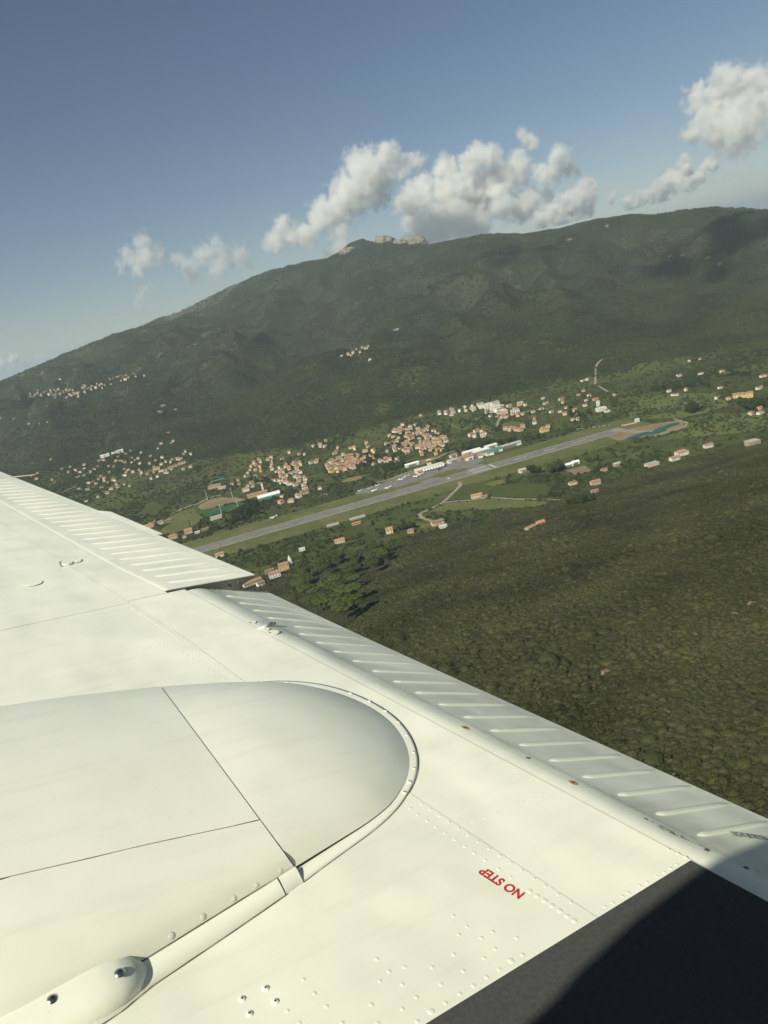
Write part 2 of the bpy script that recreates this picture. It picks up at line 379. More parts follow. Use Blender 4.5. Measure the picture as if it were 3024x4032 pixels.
# ------------------------------------------------------------------ terrain sheet
az_in = np.arange(-40, 42.01, .125); az_l = np.arange(-180, -40, 4.0); az_r = np.arange(44, 180, 4.0)
azs = np.concatenate([az_l, az_in, az_r]); rs = 55 * (7600 / 55) ** (np.arange(480) / 479.0)
AA, RR = np.meshgrid(np.radians(azs), rs); TX = RR * np.sin(AA); TY = RR * np.cos(AA); TZ = Hmap(TX, TY)
na, nr = len(azs), len(rs)
V = np.stack([TX, TY, TZ], -1).reshape(-1, 3)
ii, jj = np.meshgrid(np.arange(nr - 1), np.arange(na), indexing='ij'); j2 = (jj + 1) % na
Q = np.stack([ii * na + jj, (ii + 1) * na + jj, (ii + 1) * na + j2, ii * na + j2], -1).reshape(-1, 4)
Q = Q[:, ::-1]
V = np.vstack([V, [[0, 0, float(Hmap(np.zeros(1), np.zeros(1))[0])]]])
cq = np.stack([np.full(na, len(V) - 1), np.arange(na), (np.arange(na) + 1) % na, (np.arange(na) + 1) % na], -1)
mt, nt, b = newmat('land')
p = wpos(nt)
at = nd(nt, 'ShaderNodeAttribute', attribute_name='cover'); sp = nd(nt, 'ShaderNodeSeparateColor'); nt.links.new(at.outputs[0], sp.inputs[0])
n1 = noise(nt, .0035, 6, p, .62); n2 = noise(nt, .03, 5, p, .6); n3 = noise(nt, .22, 4, p)
wood = ramp(nt, n1, [(.3, (.017, .027, .013)), (.5, (.025, .036, .017)), (.7, (.042, .044, .024))])
wood = mix(nt, 1.0, wood, ramp(nt, n2, [(.3, (.75, .78, .78)), (.68, (1.2, 1.18, 1.12))]), 'MULTIPLY')
grs = ramp(nt, n2, [(.3, (.050, .066, .020)), (.55, (.078, .090, .030)), (.75, (.13, .115, .055))])
rock = ramp(nt, n3, [(.3, (.14, .13, .11)), (.7, (.34, .31, .26))])
c = mix(nt, sp.outputs[0], wood, grs)
scrub = ramp(nt, n2, [(.3, (.050, .050, .026)), (.7, (.085, .074, .044))])
c = mix(nt, sp.outputs[2], c, scrub)
c = mix(nt, sp.outputs[1], c, rock)
nt.links.new(c, b.inputs['Base Color']); b.inputs['Roughness'].default_value = .95; b.inputs['Specular IOR Level'].default_value = .05
bp = nd(nt, 'ShaderNodeBump'); bp.inputs['Strength'].default_value = .9; bp.inputs['Distance'].default_value = 6.0
nt.links.new(n2, bp.inputs['Height']); nt.links.new(bp.outputs[0], b.inputs['Normal'])
me = mesh_grid('terrain', V, np.vstack([Q[:, [0, 1, 2]], Q[:, [0, 2, 3]], cq[:, [0, 2, 1]]]), mt)
x, y = V[:, 0], V[:, 1]; r_ = np.hypot(x, y); az_ = np.degrees(np.arctan2(x, y))
tt = (r_ - foot_r(az_)) / (ridge_r(az_) - foot_r(az_))
valley = (tt < .06) & (V[:, 2] < 12) & ~(((862 + .15 * np.clip(x, -400, 900)) - y > -4) & (x > -300))
gw = np.where(valley, .6 + .4 * sstep(.40, .60, fbm(x / 120, y / 120, 4, 41)), sstep(.60, .75, fbm(x / 160, y / 160, 4, 42)) * .7 * sstep(.5, .1, tt) * (tt > 0))
rockw = sstep(.66, .82, fbm(x / 55, y / 55, 4, 43)) * sstep(.25, .6, tt) * (.15 + .55 * sstep(-4, -12, az_)) * (tt < 1.05)
rockw = np.maximum(rockw, ((az_ > 3.7) & (az_ < 7.4) & (tt > .985) & (tt < 1.1)).astype(float) * .6)
rockw = np.maximum(rockw, sstep(.93, 1.0, tt) * sstep(0, -12, az_) * .5 * (tt < 1.1))
hillm = (V[:, 2] > 1) & (r_ < 1100)
scw = np.where(hillm, .35 + .65 * sstep(.5, .8, fbm(x / 30, y / 30, 4, 44)), 0)
scw = np.maximum(scw, np.where(tt > .1, .28 * sstep(.5, .7, fbm(x / 240, y / 240, 4, 45)), 0))
cl = me.color_attributes.new('cover', 'FLOAT_COLOR', 'POINT')
cl.data.foreach_set('color', np.stack([gw, rockw, scw, np.ones_like(gw)], -1).astype(np.float32).ravel())
terrain = link('terrain', me); terrain['kind'] = 'structure'

# sea all round the island
m_sea, nt, b = newmat('sea'); b.inputs['Base Color'].default_value = (.010, .030, .042, 1); b.inputs['Roughness'].default_value = .18
bp = nd(nt, 'ShaderNodeBump'); bp.inputs['Strength'].default_value = .35; bp.inputs['Distance'].default_value = 1.0
nt.links.new(noise(nt, .08, 4, wpos(nt)), bp.inputs['Height']); nt.links.new(bp.outputs[0], b.inputs['Normal'])
k = 96; ring = [(45000 * math.cos(2 * math.pi * i / k), 45000 * math.sin(2 * math.pi * i / k), -2.0) for i in range(k)]
ring2 = [(2600 * math.cos(2 * math.pi * i / k), 2600 * math.sin(2 * math.pi * i / k), -2.0) for i in range(k)]
sea = link('sea', mesh_np('sea', ring + ring2, [(i, (i + 1) % k, k + (i + 1) % k, k + i) for i in range(k)], m_sea)); sea['kind'] = 'structure'

# ------------------------------------------------------------------ buildings
WALLS = {'white': simple('white_render', (.66, .64, .58), .9, .12, .4), 'cream': simple('cream_render', (.62, .53, .37), .9, .14, .4),
         'yellow': simple('yellow_render', (.62, .47, .22), .9, .14, .4), 'ochre': simple('ochre_render', (.52, .36, .20), .9, .14, .4),
         'pink': simple('pink_render', (.55, .40, .30), .9, .14, .4), 'stone': simple('stone_wall', (.36, .30, .22), .9, .25, .8)}
ROOFS = {'terracotta': simple('terracotta_tiles', (.30, .185, .13), .9, .3, .9), 'brown': simple('brown_tiles', (.24, .155, .11), .9, .3, .9),
         'orange': simple('orange_tiles', (.37, .205, .135), .9, .25, .9), 'grey': simple('grey_flat_roof', (.38, .36, .33), .9, .2, .5),
         'pale': simple('pale_flat_roof', (.60, .58, .52), .8, .12, .4)}
MT['glass'] = simple('dark_pane', (.03, .035, .04), .25, .3, 1.0)
MT['teal'] = simple('teal_sheeting', (.06, .23, .22), .5, .2, .3)
MT['green_net'] = simple('green_tarpaulin', (.016, .085, .070), .8, .35, .3)
MT['metal_white'] = simple('white_metal', (.72, .72, .70), .4, .06, .5)
MT['metal_grey'] = simple('galvanised', (.32, .32, .31), .5, .15, 1.0, .6)
MT['orange_p'] = simple('orange_awning', (.55, .13, .05), .7, .1, .5)
HM = {}
def house_mesh(w, d, h, roof, rh):
    key = (w, d, h, roof, rh)
    if key in HM: return HM[key]
    wl_ = MB()
    if roof == 'gable':
        wl_.add([(-w/2, -d/2, -2.5), (w/2, -d/2, -2.5), (w/2, d/2, -2.5), (-w/2, d/2, -2.5), (-w/2, -d/2, h), (w/2, -d/2, h), (w/2, d/2, h), (-w/2, d/2, h), (-w/2, 0, h + rh), (w/2, 0, h + rh)],
                [(0, 1, 5, 4), (2, 3, 7, 6), (1, 2, 6, 9, 5), (3, 0, 4, 8, 7)])
        rf = MB(); e = .6; t = .3; k = rh / (d / 2)
        for sg in (-1, 1):
            y0 = sg * (d / 2 + e); z0 = h - e * k
            vs = [(-w/2 - e, y0, z0), (w/2 + e, y0, z0), (w/2 + e, 0, h + rh), (-w/2 - e, 0, h + rh)]
            vs = vs + [(a, b_, c_ + t) for a, b_, c_ in vs]
            rf.add(vs, [(0, 1, 2, 3), (7, 6, 5, 4), (0, 4, 5, 1), (1, 5, 6, 2), (3, 2, 6, 7), (0, 3, 7, 4)])
    elif roof == 'hip':
        wl_.box(-w/2, w/2, -d/2, d/2, -2.5, h); rf = MB(); e = .6; q = max(.4, w/2 - d/2)
        rf.add([(-w/2-e, -d/2-e, h+.02), (w/2+e, -d/2-e, h+.02), (w/2+e, d/2+e, h+.02), (-w/2-e, d/2+e, h+.02), (-q, 0, h+rh), (q, 0, h+rh)],
               [(3, 2, 1, 0), (0, 1, 5, 4), (2, 3, 4, 5), (1, 2, 5), (3, 0, 4)])
    else:
        wl_.box(-w/2, w/2, -d/2, d/2, -2.5, h); rf = MB(); rf.box(-w/2-.25, w/2+.25, -d/2-.25, d/2+.25, h + .003, h + .45)
    HM[key] = (wl_, rf); return HM[key]
HMC = {}
WIN = {}
def window_mesh(ww, wh):
    k = (ww, wh)
    if k not in WIN: WIN[k] = MB().box(-ww/2, ww/2, -.06, .05, -wh/2, wh/2).mesh('window', MT['glass'])
    return WIN[k]
SHAPES = [(9, 7.5, 5.6, 'gable', 1.7), (11, 8.5, 6.2, 'gable', 1.9), (13, 9, 5.8, 'hip', 2.1), (10, 9, 6.6, 'hip', 2.2), (15, 9, 6.0, 'gable', 2.0), (8, 7, 7.6, 'gable', 1.6)]
NH = [0]
HOUSE_POS = []
def house(p, yaw, shape, wall, roof, label, group, name='house', cat='house', windows=True, scale=1.0, chimney=False):
    w, d, h, rt, rh = shape
    key = (shape, wall, roof)
    if key not in HMC:
        wl_, rf = house_mesh(*shape); HMC[key] = (wl_.mesh('wall', WALLS[wall]), rf.mesh('roof', ROOFS[roof]))
    e = link(name, None, loc=(p[0], p[1], p[2]), rz=yaw, scale=(scale,) * 3)
    tag(e, label, cat, group)
    link('wall', HMC[key][0], e); ro = link('roof', HMC[key][1], e)
    if chimney:
        if 'chim' not in HMC: HMC['chim'] = MB().box(-.45, .45, -.35, .35, 0, 1.6).mesh('chimney', WALLS['stone'])
        link('chimney', HMC['chim'], ro, loc=(w * .28, .4, h + rh * .55))
    if windows and h >= 3:
        nx = max(2, int(w / 3.4)); fl = 2 if h > 4.8 else 1
        for sy in (-1, 1):
            # only the two long sides; the gable ends stay mostly blank, as in the place
            for f in range(fl):
                for i in range(nx):
                    if random.random() < .12: continue
                    xx = (i + .5) / nx * w - w / 2
                    link('window', window_mesh(1.1, 1.6), e, loc=(xx, sy * (d / 2 + .02), 1.7 + f * 2.9))
    HOUSE_POS.append((p[0], p[1], max(w, d) * scale * .75)); NH[0] += 1
    return e
GREYW = ['white', 'cream', 'yellow', 'ochre', 'pink']
def cname(w): return {'white': 'white', 'cream': 'cream', 'yellow': 'yellow', 'ochre': 'ochre', 'pink': 'pink', 'stone': 'stone'}[w]
def rname(shape, r): return {'gable': 'gabled', 'hip': 'hipped', 'flat': 'flat'}[shape[3]] + ' ' + r
def cluster(poly, n, where, walls, roofs, mind, sc=(.6, .82), yaw0=None, flatroof=0.0, shapes=None, windows=True):
    xs = [p[0] for p in poly]; ys = [p[1] for p in poly]; got = []; tries = 0
    rs_ = random.Random(len(where) * 31 + n)
    cx = np.array([rs_.uniform(min(xs), max(xs)) for _ in range(n * 24)]); cyy = np.array([rs_.uniform(min(ys), max(ys)) for _ in range(n * 24)])
    m_ = inpoly(cx, cyy, poly); gs = ground(cx[m_], cyy[m_])
    for g in gs:
        if len(got) >= n: break
        if np.isnan(g[0]) or any((g[0] - q[0]) ** 2 + (g[1] - q[1]) ** 2 < mind ** 2 for q in got): continue
        got.append(g)
        sh = (shapes or SHAPES)[rs_.randrange(len(shapes or SHAPES))]; wc = rs_.choice(walls); rc = rs_.choice(roofs)
        if rs_.random() < flatroof: sh = (sh[0], sh[1], sh[2], 'flat', 0); rc = rs_.choice(['grey', 'pale'])
        yw = (yaw0 if yaw0 is not None else rs_.uniform(-.6, .6)) + rs_.uniform(-.25, .25) + rs_.choice([0, 0, math.pi / 2])
        near = g[1] < 2000
        house(g, yw, sh, wc, rc, f'{cname(wc)} house with {rname(sh, rc)} roof {where}', f'houses {where}', windows=windows and near, scale=rs_.uniform(*sc))
WARM = ['cream', 'cream', 'yellow', 'ochre', 'pink', 'white']
RED = ['terracotta', 'terracotta', 'brown', 'orange']
cluster([(1525, 1742), (1545, 1700), (1590, 1668), (1615, 1676), (1690, 1682), (1745, 1722), (1752, 1748), (1735, 1778), (1640, 1778), (1560, 1765)], 46, 'in the dense hill town above the airport terminal', WARM, RED, 8.6, (.55, .78), .2)
cluster([(1272, 1842), (1300, 1818), (1400, 1800), (1440, 1822), (1400, 1845), (1330, 1862), (1285, 1862)], 14, 'in the terraced quarter beside the dense hill town', ['yellow', 'ochre', 'cream', 'pink'], RED, 13, (.9, 1.1), .25)
cluster([(1290, 1790), (1330, 1765), (1420, 1765), (1480, 1778), (1480, 1800), (1440, 1830), (1450, 1800), (1330, 1800)], 9, 'among trees on the slope over the terraced quarter', ['yellow', 'cream', 'white', 'pink'], RED, 17)
cluster([(1420, 1765), (1450, 1745), (1540, 1750), (1600, 1780), (1660, 1780), (1730, 1785), (1720, 1800), (1560, 1790), (1460, 1775)], 9, 'on the leafy lower edge of the dense hill town', WARM, RED, 17)
cluster([(1500, 1815), (1540, 1800), (1575, 1812), (1560, 1828), (1480, 1835), (1460, 1835)], 7, 'behind the terminal car park trees', ['white', 'cream', 'yellow'], RED, 16)
cluster([(1225, 1760), (1270, 1745), (1285, 1760), (1240, 1770)], 4, 'in a tight white row under the wooded slope', ['white'], ['terracotta'], 11)
cluster([(1095, 1838), (1185, 1828), (1192, 1845), (1110, 1852), (1150, 1880), (1120, 1885)], 9, 'along the yellow walled lane by the terraced quarter', ['yellow', 'cream'], RED, 15)
cluster([(1090, 1905), (1110, 1890), (1200, 1880), (1205, 1900), (1165, 1915)], 6, 'in the white villa row near the long shed', ['white'], ['terracotta', 'orange'], 15)
cluster([(1000, 1810), (1075, 1800), (1080, 1830), (1010, 1880), (960, 1880), (990, 1850)], 9, 'scattered in the wood behind the school', WARM, RED, 22)
cluster([(1105, 1960), (1150, 1955), (1205, 1925), (1215, 1940), (1150, 1985), (1105, 1992)], 6, 'huddled beside the runway grass', ['cream', 'pink', 'white'], RED, 14, (.7, .95))
cluster([(105, 1565), (130, 1540), (160, 1550), (230, 1530), (310, 1535), (310, 1562), (230, 1558), (165, 1578)], 18, 'in the hillside village under the bare ridge', ['cream', 'pink', 'white', 'stone'], RED, 12, (.9, 1.15), .3)
cluster([(320, 1532), (330, 1520), (400, 1500), (470, 1478), (560, 1478), (600, 1488), (470, 1500), (380, 1540)], 12, 'strung along the road out of the hillside village', ['cream', 'pink', 'ochre'], RED, 14, (.9, 1.15), .3)
cluster([(1338, 1402), (1380, 1384), (1440, 1358), (1460, 1368), (1405, 1390), (1360, 1405)], 7, 'in the tiny village on top of the dark spur', ['cream', 'yellow', 'stone'], RED, 9, (.8, 1.0), .3)
cluster([(1880, 1600), (1960, 1588), (1975, 1600), (1960, 1632), (1905, 1612)], 10, 'in the big white hotel block at the valley edge', ['white'], ['pale'], 15, (1.0, 1.4), .3, 1.0)
cluster([(1960, 1610), (2010, 1600), (2055, 1590), (2050, 1625), (1990, 1640)], 6, 'beside the big white hotel block', ['white', 'pink'], ['grey', 'terracotta'], 17, (1.0, 1.3), .3, .5)
cluster([(1720, 1630), (1780, 1615), (1795, 1635), (1740, 1640)], 6, 'in the little white group above the meadow', ['white', 'pink'], ['orange', 'terracotta'], 14)
cluster([(1800, 1612), (1870, 1600), (1870, 1620), (1810, 1625)], 6, 'in the pale row between white group and hotel', ['white', 'cream'], ['grey', 'pale'], 14, flatroof=.6)
cluster([(1980, 1700), (1990, 1692), (2060, 1685), (2060, 1698)], 7, 'in the straight terrace behind the runway hedge', ['white', 'pink'], ['terracotta'], 11, (.8, .9), .2)
cluster([(1820, 1720), (1880, 1700), (1930, 1715), (1920, 1725), (1850, 1730)], 6, 'half hidden by trees behind the hangars', ['white', 'cream'], ['grey', 'terracotta'], 16, (.7, .9))
def pts_houses(pts, where, walls, roofs, sc=(.5, .72), yaw0=.2, **k):
    rs_ = random.Random(len(where) * 7 + len(pts))
    for x, y in pts:
        g = G1(x, y)
        if np.isnan(g[0]): continue
        sh = SHAPES[rs_.randrange(len(SHAPES))]; wc = rs_.choice(walls); rc = rs_.choice(roofs)
        house(g, yaw0 + rs_.uniform(-.3, .3), sh, wc, rc, f'{cname(wc)} house with {rname(sh, rc)} roof {where}', f'houses {where}', windows=g[1] < 2000, scale=rs_.uniform(*sc))
pts_houses(Z5([(790, 1022), (790, 1058), (350, 1100), (295, 1140), (345, 1155), (490, 1165), (515, 1190), (740, 1135), (790, 1130), (720, 1145), (830, 1195), (870, 1188), (735, 1250), (820, 1258), (950, 1240), (975, 1175), (1040, 1250), (1060, 1165), (1010, 1195), (1210, 1222), (480, 972), (640, 1092), (1170, 1000), (1235, 965), (915, 1325), (810, 1365), (1085, 985), (930, 985), (1320, 1120), (1380, 1115), (580, 1065), (655, 1045), (1600, 820), (1570, 725), (1475, 870), (445, 485), (175, 412), (350, 325), (560, 225)]), 'in the hamlet before the long wooded slope', ['white', 'cream', 'pink', 'yellow', 'white'], RED)
pts_houses(Z5([(270, 640), (445, 625), (370, 640), (5, 585), (135, 598)]), 'alone in the wood below the hillside village', ['pink', 'ochre'], RED)
pts_houses(Z5([(960, 950), (985, 942), (1010, 935), (1060, 922), (1095, 910), (1130, 900)]), 'in the straight white row on the lower slope', ['white'], ['pale'], (.8, .9), .25)
pts_houses(Z4([(70, 397), (100, 430), (197, 405), (320, 372), (355, 345), (375, 415), (440, 405), (320, 513), (310, 550), (10, 545), (575, 372)]), 'in trees between hotel block and white villa', ['white', 'ochre', 'pink', 'cream'], RED)
pts_houses(Z4([(350, 272), (380, 266), (1103, 132), (1180, 122), (1030, 238), (1185, 225)]), 'alone high on the green slope', ['white'], RED)
pts_houses(Z4([(960, 348), (985, 376), (1010, 374), (1080, 340), (1335, 210), (1320, 323), (1295, 400), (1380, 403), (1540, 510), (1605, 505), (1600, 470), (1645, 238), (1620, 242), (1590, 330), (1600, 325)]), 'spread over the upper valley fields', ['white', 'cream', 'pink'], RED)
pts_houses(Z4([(1435, 388), (1465, 386), (1495, 384), (1530, 385)]), 'in the long yellow row beyond the upper fields', ['yellow'], ['terracotta'], (1.0, 1.1), .05)
pts_houses(Z2([(500, 520), (1490, 60), (435, 330), (700, 390), (520, 445), (235, 458), (1440, 235), (1470, 265), (1320, 90)]), 'standing apart on the slope behind the quarter', ['white', 'pink', 'cream'], RED)
pts_houses(Z2([(240, 770), (380, 775), (60, 690), (15, 660)]), 'near the long shed at the lane end', ['white', 'pink'], ['terracotta'])
# single houses with a look of their own
def one(px, py, yaw, shape, wall, roof, label, name='house', cat='house', sc=1.0, ch=True):
    return house(G1(px, py), yaw, shape, wall, roof, label, None, name, cat, True, sc * .84, ch)
g_ = Z1
one(*g_([(95, 905)])[0], .12, (24, 10, 5, 'gable', 2.2), 'pink', 'orange', 'long low pink farmhouse with orange roof at the meadow lane')
one(*g_([(235, 868)])[0], .3, SHAPES[1], 'white', 'terracotta', 'white gable house at the end of the long pink farmhouse')
one(*g_([(310, 845)])[0], .4, (14, 8, 4.4, 'gable', 1.8), 'stone', 'brown', 'low stone house with brown roof beside the meadow lane')
one(*g_([(535, 965)])[0], .25, (14, 11, 6.8, 'gable', 2.2), 'pink', 'orange', 'tall pink house with orange gable roof at the meadow corner')
one(*g_([(370, 1022)])[0], .2, (16, 10, 6, 'hip', 2.4), 'pink', 'orange', 'pink house with hipped orange roof near the runway start')
one(*g_([(490, 1015)])[0], .3, SHAPES[0], 'white', 'brown', 'small white house with brown roof below the tall pink house', sc=.7)
one(*g_([(630, 965)])[0], .3, (9, 6, 3, 'flat', 0), 'white', 'pale', 'small flat white outbuilding beside the tall pink house', ch=False)
one(*g_([(715, 935)])[0], .3, (14, 7, 3.4, 'gable', 1.3), 'stone', 'brown', 'long brown roofed shed between two dark trees')
one(*g_([(835, 808)])[0], .25, (22, 11, 5, 'flat', 0), 'cream', 'grey', 'flat roofed cream clubhouse beside the sports pitch', 'clubhouse', 'building', ch=False)
one(*g_([(1160, 508)])[0], .15, (15, 11, 6.4, 'hip', 2.6), 'white', 'orange', 'white villa with hipped orange roof above the long shed')
one(*g_([(1285, 555)])[0], .14, (42, 15, 5.2, 'gable', 2.4), 'ochre', 'terracotta', 'very long terracotta roofed building next to the white barrel shed', 'long_building', 'building', ch=False)
one(*g_([(820, 470)])[0], .1, (30, 15, 6.0, 'hip', 2.5), 'ochre', 'terracotta', 'brick red school building with teal canopy behind the pitch', 'school', 'building', ch=False)
one(*g_([(900, 480)])[0], .1, (18, 12, 4.4, 'flat', 0), 'pink', 'grey', 'low pink annexe in front of the brick red school', 'annexe', 'building', ch=False)
one(*g_([(185, 275)])[0], .2, (20, 10, 7, 'hip', 2.2), 'yellow', 'brown', 'large yellow villa with brown roof on the wooded rise')
one(*g_([(235, 297)])[0], .2, (14, 8, 4, 'flat', 0), 'white', 'pale', 'flat white terrace building below the large yellow villa', ch=False)
one(*g_([(370, 248)])[0], .42, (30, 7, 4.5, 'gable', 1.6), 'cream', 'terracotta', 'long cream row building on the wooded rise')
one(*g_([(465, 212)])[0], .42, (20, 8, 5.5, 'gable', 1.6), 'white', 'terracotta', 'white house at the top end of the long cream row building')
one(*g_([(875, 1220)])[0], .25, (13, 9, 5, 'gable', 1.9), 'white', 'orange', 'white house with orange roof alone south of the runway start')
one(*g_([(1575, 1360)])[0], .22, (14, 11, 8.2, 'gable', 2.4), 'yellow', 'terracotta', 'tall yellow house with terracotta gable beside a white spire')
one(*g_([(1475, 1440)])[0], .22, (16, 10, 7.0, 'gable', 2.2), 'white', 'terracotta', 'white house with rows of windows below the tall yellow house')
one(*g_([(1320, 1535)])[0], .5, (10, 9, 5, 'gable', 2.0), 'white', 'brown', 'small white house with brown gable next to a long red roof')
one(*g_([(1230, 1520)])[0], .45, (26, 9, 4.4, 'gable', 2.0), 'cream', 'terracotta', 'long red roofed house joined to the small white gable')
one(*g_([(1000, 1560)])[0], .2, (22, 10, 5, 'gable', 2.2), 'ochre', 'terracotta', 'ochre house with terracotta roof ending the short lane of houses')
one(*g_([(1415, 1392)])[0], .3, (12, 8, 3.6, 'gable', 1.3), 'stone', 'brown', 'low brown shed behind the white house with rows of windows', ch=False)
g_ = Z2
one(*g_([(1030, 1180)])[0], .05, (10, 10, 6.2, 'gable', 2.6), 'cream', 'orange', 'small cream farmhouse with steep orange roof before the pines')
one(*g_([(1228, 1178)])[0], -.2, (9, 6, 3.4, 'gable', 1.5), 'ochre', 'brown', 'small ochre barn beside the cream farmhouse', ch=False)
one(*g_([(565, 1270)])[0], .1, (15, 9, 4.4, 'gable', 2.0), 'cream', 'orange', 'low cream cottage with orange roof among the scrub above the pines')
one(*g_([(215, 1345)])[0], .1, (9, 6, 3.6, 'flat', 0), 'white', 'pale', 'tiny white flat roofed hut in the scrub', ch=False)
one(*g_([(1478, 1100)])[0], .22, (18, 11, 5.2, 'gable', 1.8), 'pink', 'brown', 'pink villa with white terraces at the end of the dirt road')
one(*g_([(1530, 1130)])[0], .1, (11, 8, 3, 'flat', 0), 'white', 'pale', 'flat white pool house beside the pink villa', ch=False)
one(*g_([(500, 1110)])[0], .1, (20, 9, 1.6, 'flat', 0), 'stone', 'grey', 'low grey slab south of the runway', ch=False)  # flat slab stands in for low grey clutter, not a real building
one(*g_([(730, 1045)])[0], .2, (26, 10, 1.8, 'flat', 0), 'stone', 'grey', 'long low grey slab south of the runway', ch=False)  # longer slab, likewise a stand-in for grey clutter on the ground
one(*g_([(720, 1100)])[0], .2, (14, 6, 3.0, 'gable', 1.0), 'ochre', 'orange', 'small orange roofed shed before the long grey slab', ch=False)
g_ = Z3
one(*g_([(905, 1130)])[0], .02, (17, 9, 4.6, 'gable', 2.0), 'cream', 'orange', 'cream farmhouse with orange roof on the farm track')
one(*g_([(985, 1130)])[0], .02, (10, 7, 3, 'gable', 1.2), 'stone', 'brown', 'small stone byre joined to the farm track house', ch=False)
one(*g_([(1600, 1425)])[0], .25, (9, 6, 3.2, 'gable', 1.8), 'ochre', 'orange', 'ochre shed with bright orange roof at the scrub edge', ch=False)
one(*g_([(1490, 1480)])[0], .5, (11, 7, 3.4, 'gable', 1.4), 'stone', 'terracotta', 'low stone ruin with red roof at the scrub edge', ch=False)
one(*g_([(195, 1505)])[0], -.3, (9, 8, 4, 'hip', 1.6), 'ochre', 'brown', 'ochre hut half sunk in scrub below the pink villa', ch=False)
g_ = Z4
one(*g_([(480, 480)])[0], .1, (20, 13, 7, 'flat', 0), 'white', 'pale', 'big white villa with flat roofs above the runway hedge', ch=False)
one(*g_([(522, 488)])[0], .1, (10, 10, 5, 'hip', 2), 'white', 'brown', 'white wing with brown roof joined to the big white villa')
one(*g_([(460, 448)])[0], .1, (6, 6, 12, 'flat', 0), 'white', 'pale', 'square white tower of the big white villa', ch=False)
one(*g_([(80, 628)])[0], .1, (18, 10, 6, 'gable', 2), 'yellow', 'orange', 'yellow house with orange roof at the hedge end')
one(*g_([(1050, 792)])[0], .15, (18, 12, 6, 'hip', 2.8), 'white', 'orange', 'large white villa with pink orange hipped roof at the slope foot')
one(*g_([(1000, 828)])[0], .2, (14, 9, 4.5, 'gable', 2), 'white', 'terracotta', 'lower white house in front of the large hipped villa')
one(*g_([(1237, 738)])[0], .05, (13, 8, 4.4, 'gable', 1.8), 'white', 'terracotta', 'lone white cottage with red roof on the scrub edge')
one(*g_([(838, 868)])[0], .2, (20, 10, 4.2, 'flat', 0), 'cream', 'grey', 'sandy flat roofed building by the green hedge', ch=False)
one(*g_([(590, 868)])[0], .1, (10, 8, 4, 'gable', 1.6), 'stone', 'grey', 'grey tin roofed shed in the scrub field', ch=False)
one(*g_([(280, 1000)])[0], .1, (12, 8, 4, 'hip', 1.6), 'cream', 'brown', 'cream cottage with brown hipped roof among field trees')
one(*g_([(440, 1000)])[0], .1, (14, 9, 5, 'gable', 2), 'pink', 'terracotta', 'pink cottage with dark red roof near the cream one')
one(*g_([(435, 1058)])[0], .1, (10, 7, 3.5, 'gable', 1.4), 'stone', 'brown', 'stone hut beside the big round thicket', ch=False)
one(*g_([(500, 905)])[0], .1, (9, 6, 3.2, 'gable', 1.2), 'ochre', 'brown', 'tiny ochre hut at the hedge', ch=False)
one(*g_([(1550, 722)])[0], .1, (18, 14, 7, 'flat', 0), 'stone', 'grey', 'weathered stone block at the scrub slope foot', ch=False)
one(*g_([(735, 558)])[0], .1, (7, 6, 6, 'flat', 0), 'white', 'pale', 'small white hut behind the striped marker row', ch=False)
one(1457, 1420, .1, (9, 8, 6, 'hip', 1.4), 'white', 'pale', 'lone white chapel below the tiny spur village', 'chapel', 'chapel', ch=False)

# the smallest houses of the town and hamlets, too fine to pick apart
def small_houses(polys):
    rs_ = random.Random(99); mbs = {k_: MB() for k_ in ('wall_a', 'wall_b', 'roof')}
    for poly, n in polys:
        xs = [p[0] for p in poly]; ys = [p[1] for p in poly]
        cx = np.array([rs_.uniform(min(xs), max(xs)) for _ in range(n * 6)]); cyy = np.array([rs_.uniform(min(ys), max(ys)) for _ in range(n * 6)])
        m_ = inpoly(cx, cyy, poly); k_ = 0
        for g in ground(cx[m_], cyy[m_]):
            if k_ >= n: break
            if np.isnan(g[0]) or any((g[0] - q[0]) ** 2 + (g[1] - q[1]) ** 2 < (q[2] * .8 + 2.5) ** 2 for q in HOUSE_POS): continue
            k_ += 1; w_, d_, h_, a_ = rs_.uniform(4.5, 8), rs_.uniform(4, 6), rs_.uniform(3, 5.5), rs_.uniform(-.3, .6); wl_, rf = house_mesh(round(w_, 1), round(d_, 1), round(h_, 1), 'gable', 1.2)
            c_, s_ = math.cos(a_), math.sin(a_)
            for src, dst in ((wl_, mbs[rs_.choice(['wall_a', 'wall_b'])]), (rf, mbs['roof'])): dst.add([(g[0] + x_ * c_ - y_ * s_, g[1] + x_ * s_ + y_ * c_, g[2] + z_) for x_, y_, z_ in src.v], src.f)
            HOUSE_POS.append((g[0], g[1], max(w_, d_) * .6))
    t = link('small_houses', None); tag(t, 'tiny crowded houses filling the gaps of town and hamlets', 'houses', kind='stuff')
    for k_, mt_ in (('wall_a', WALLS['cream']), ('wall_b', WALLS['white']), ('roof', ROOFS['terracotta'])):
        o = mbs[k_].build('walls' if k_ != 'roof' else 'roofs', mt_, t); o['kind'] = 'stuff'
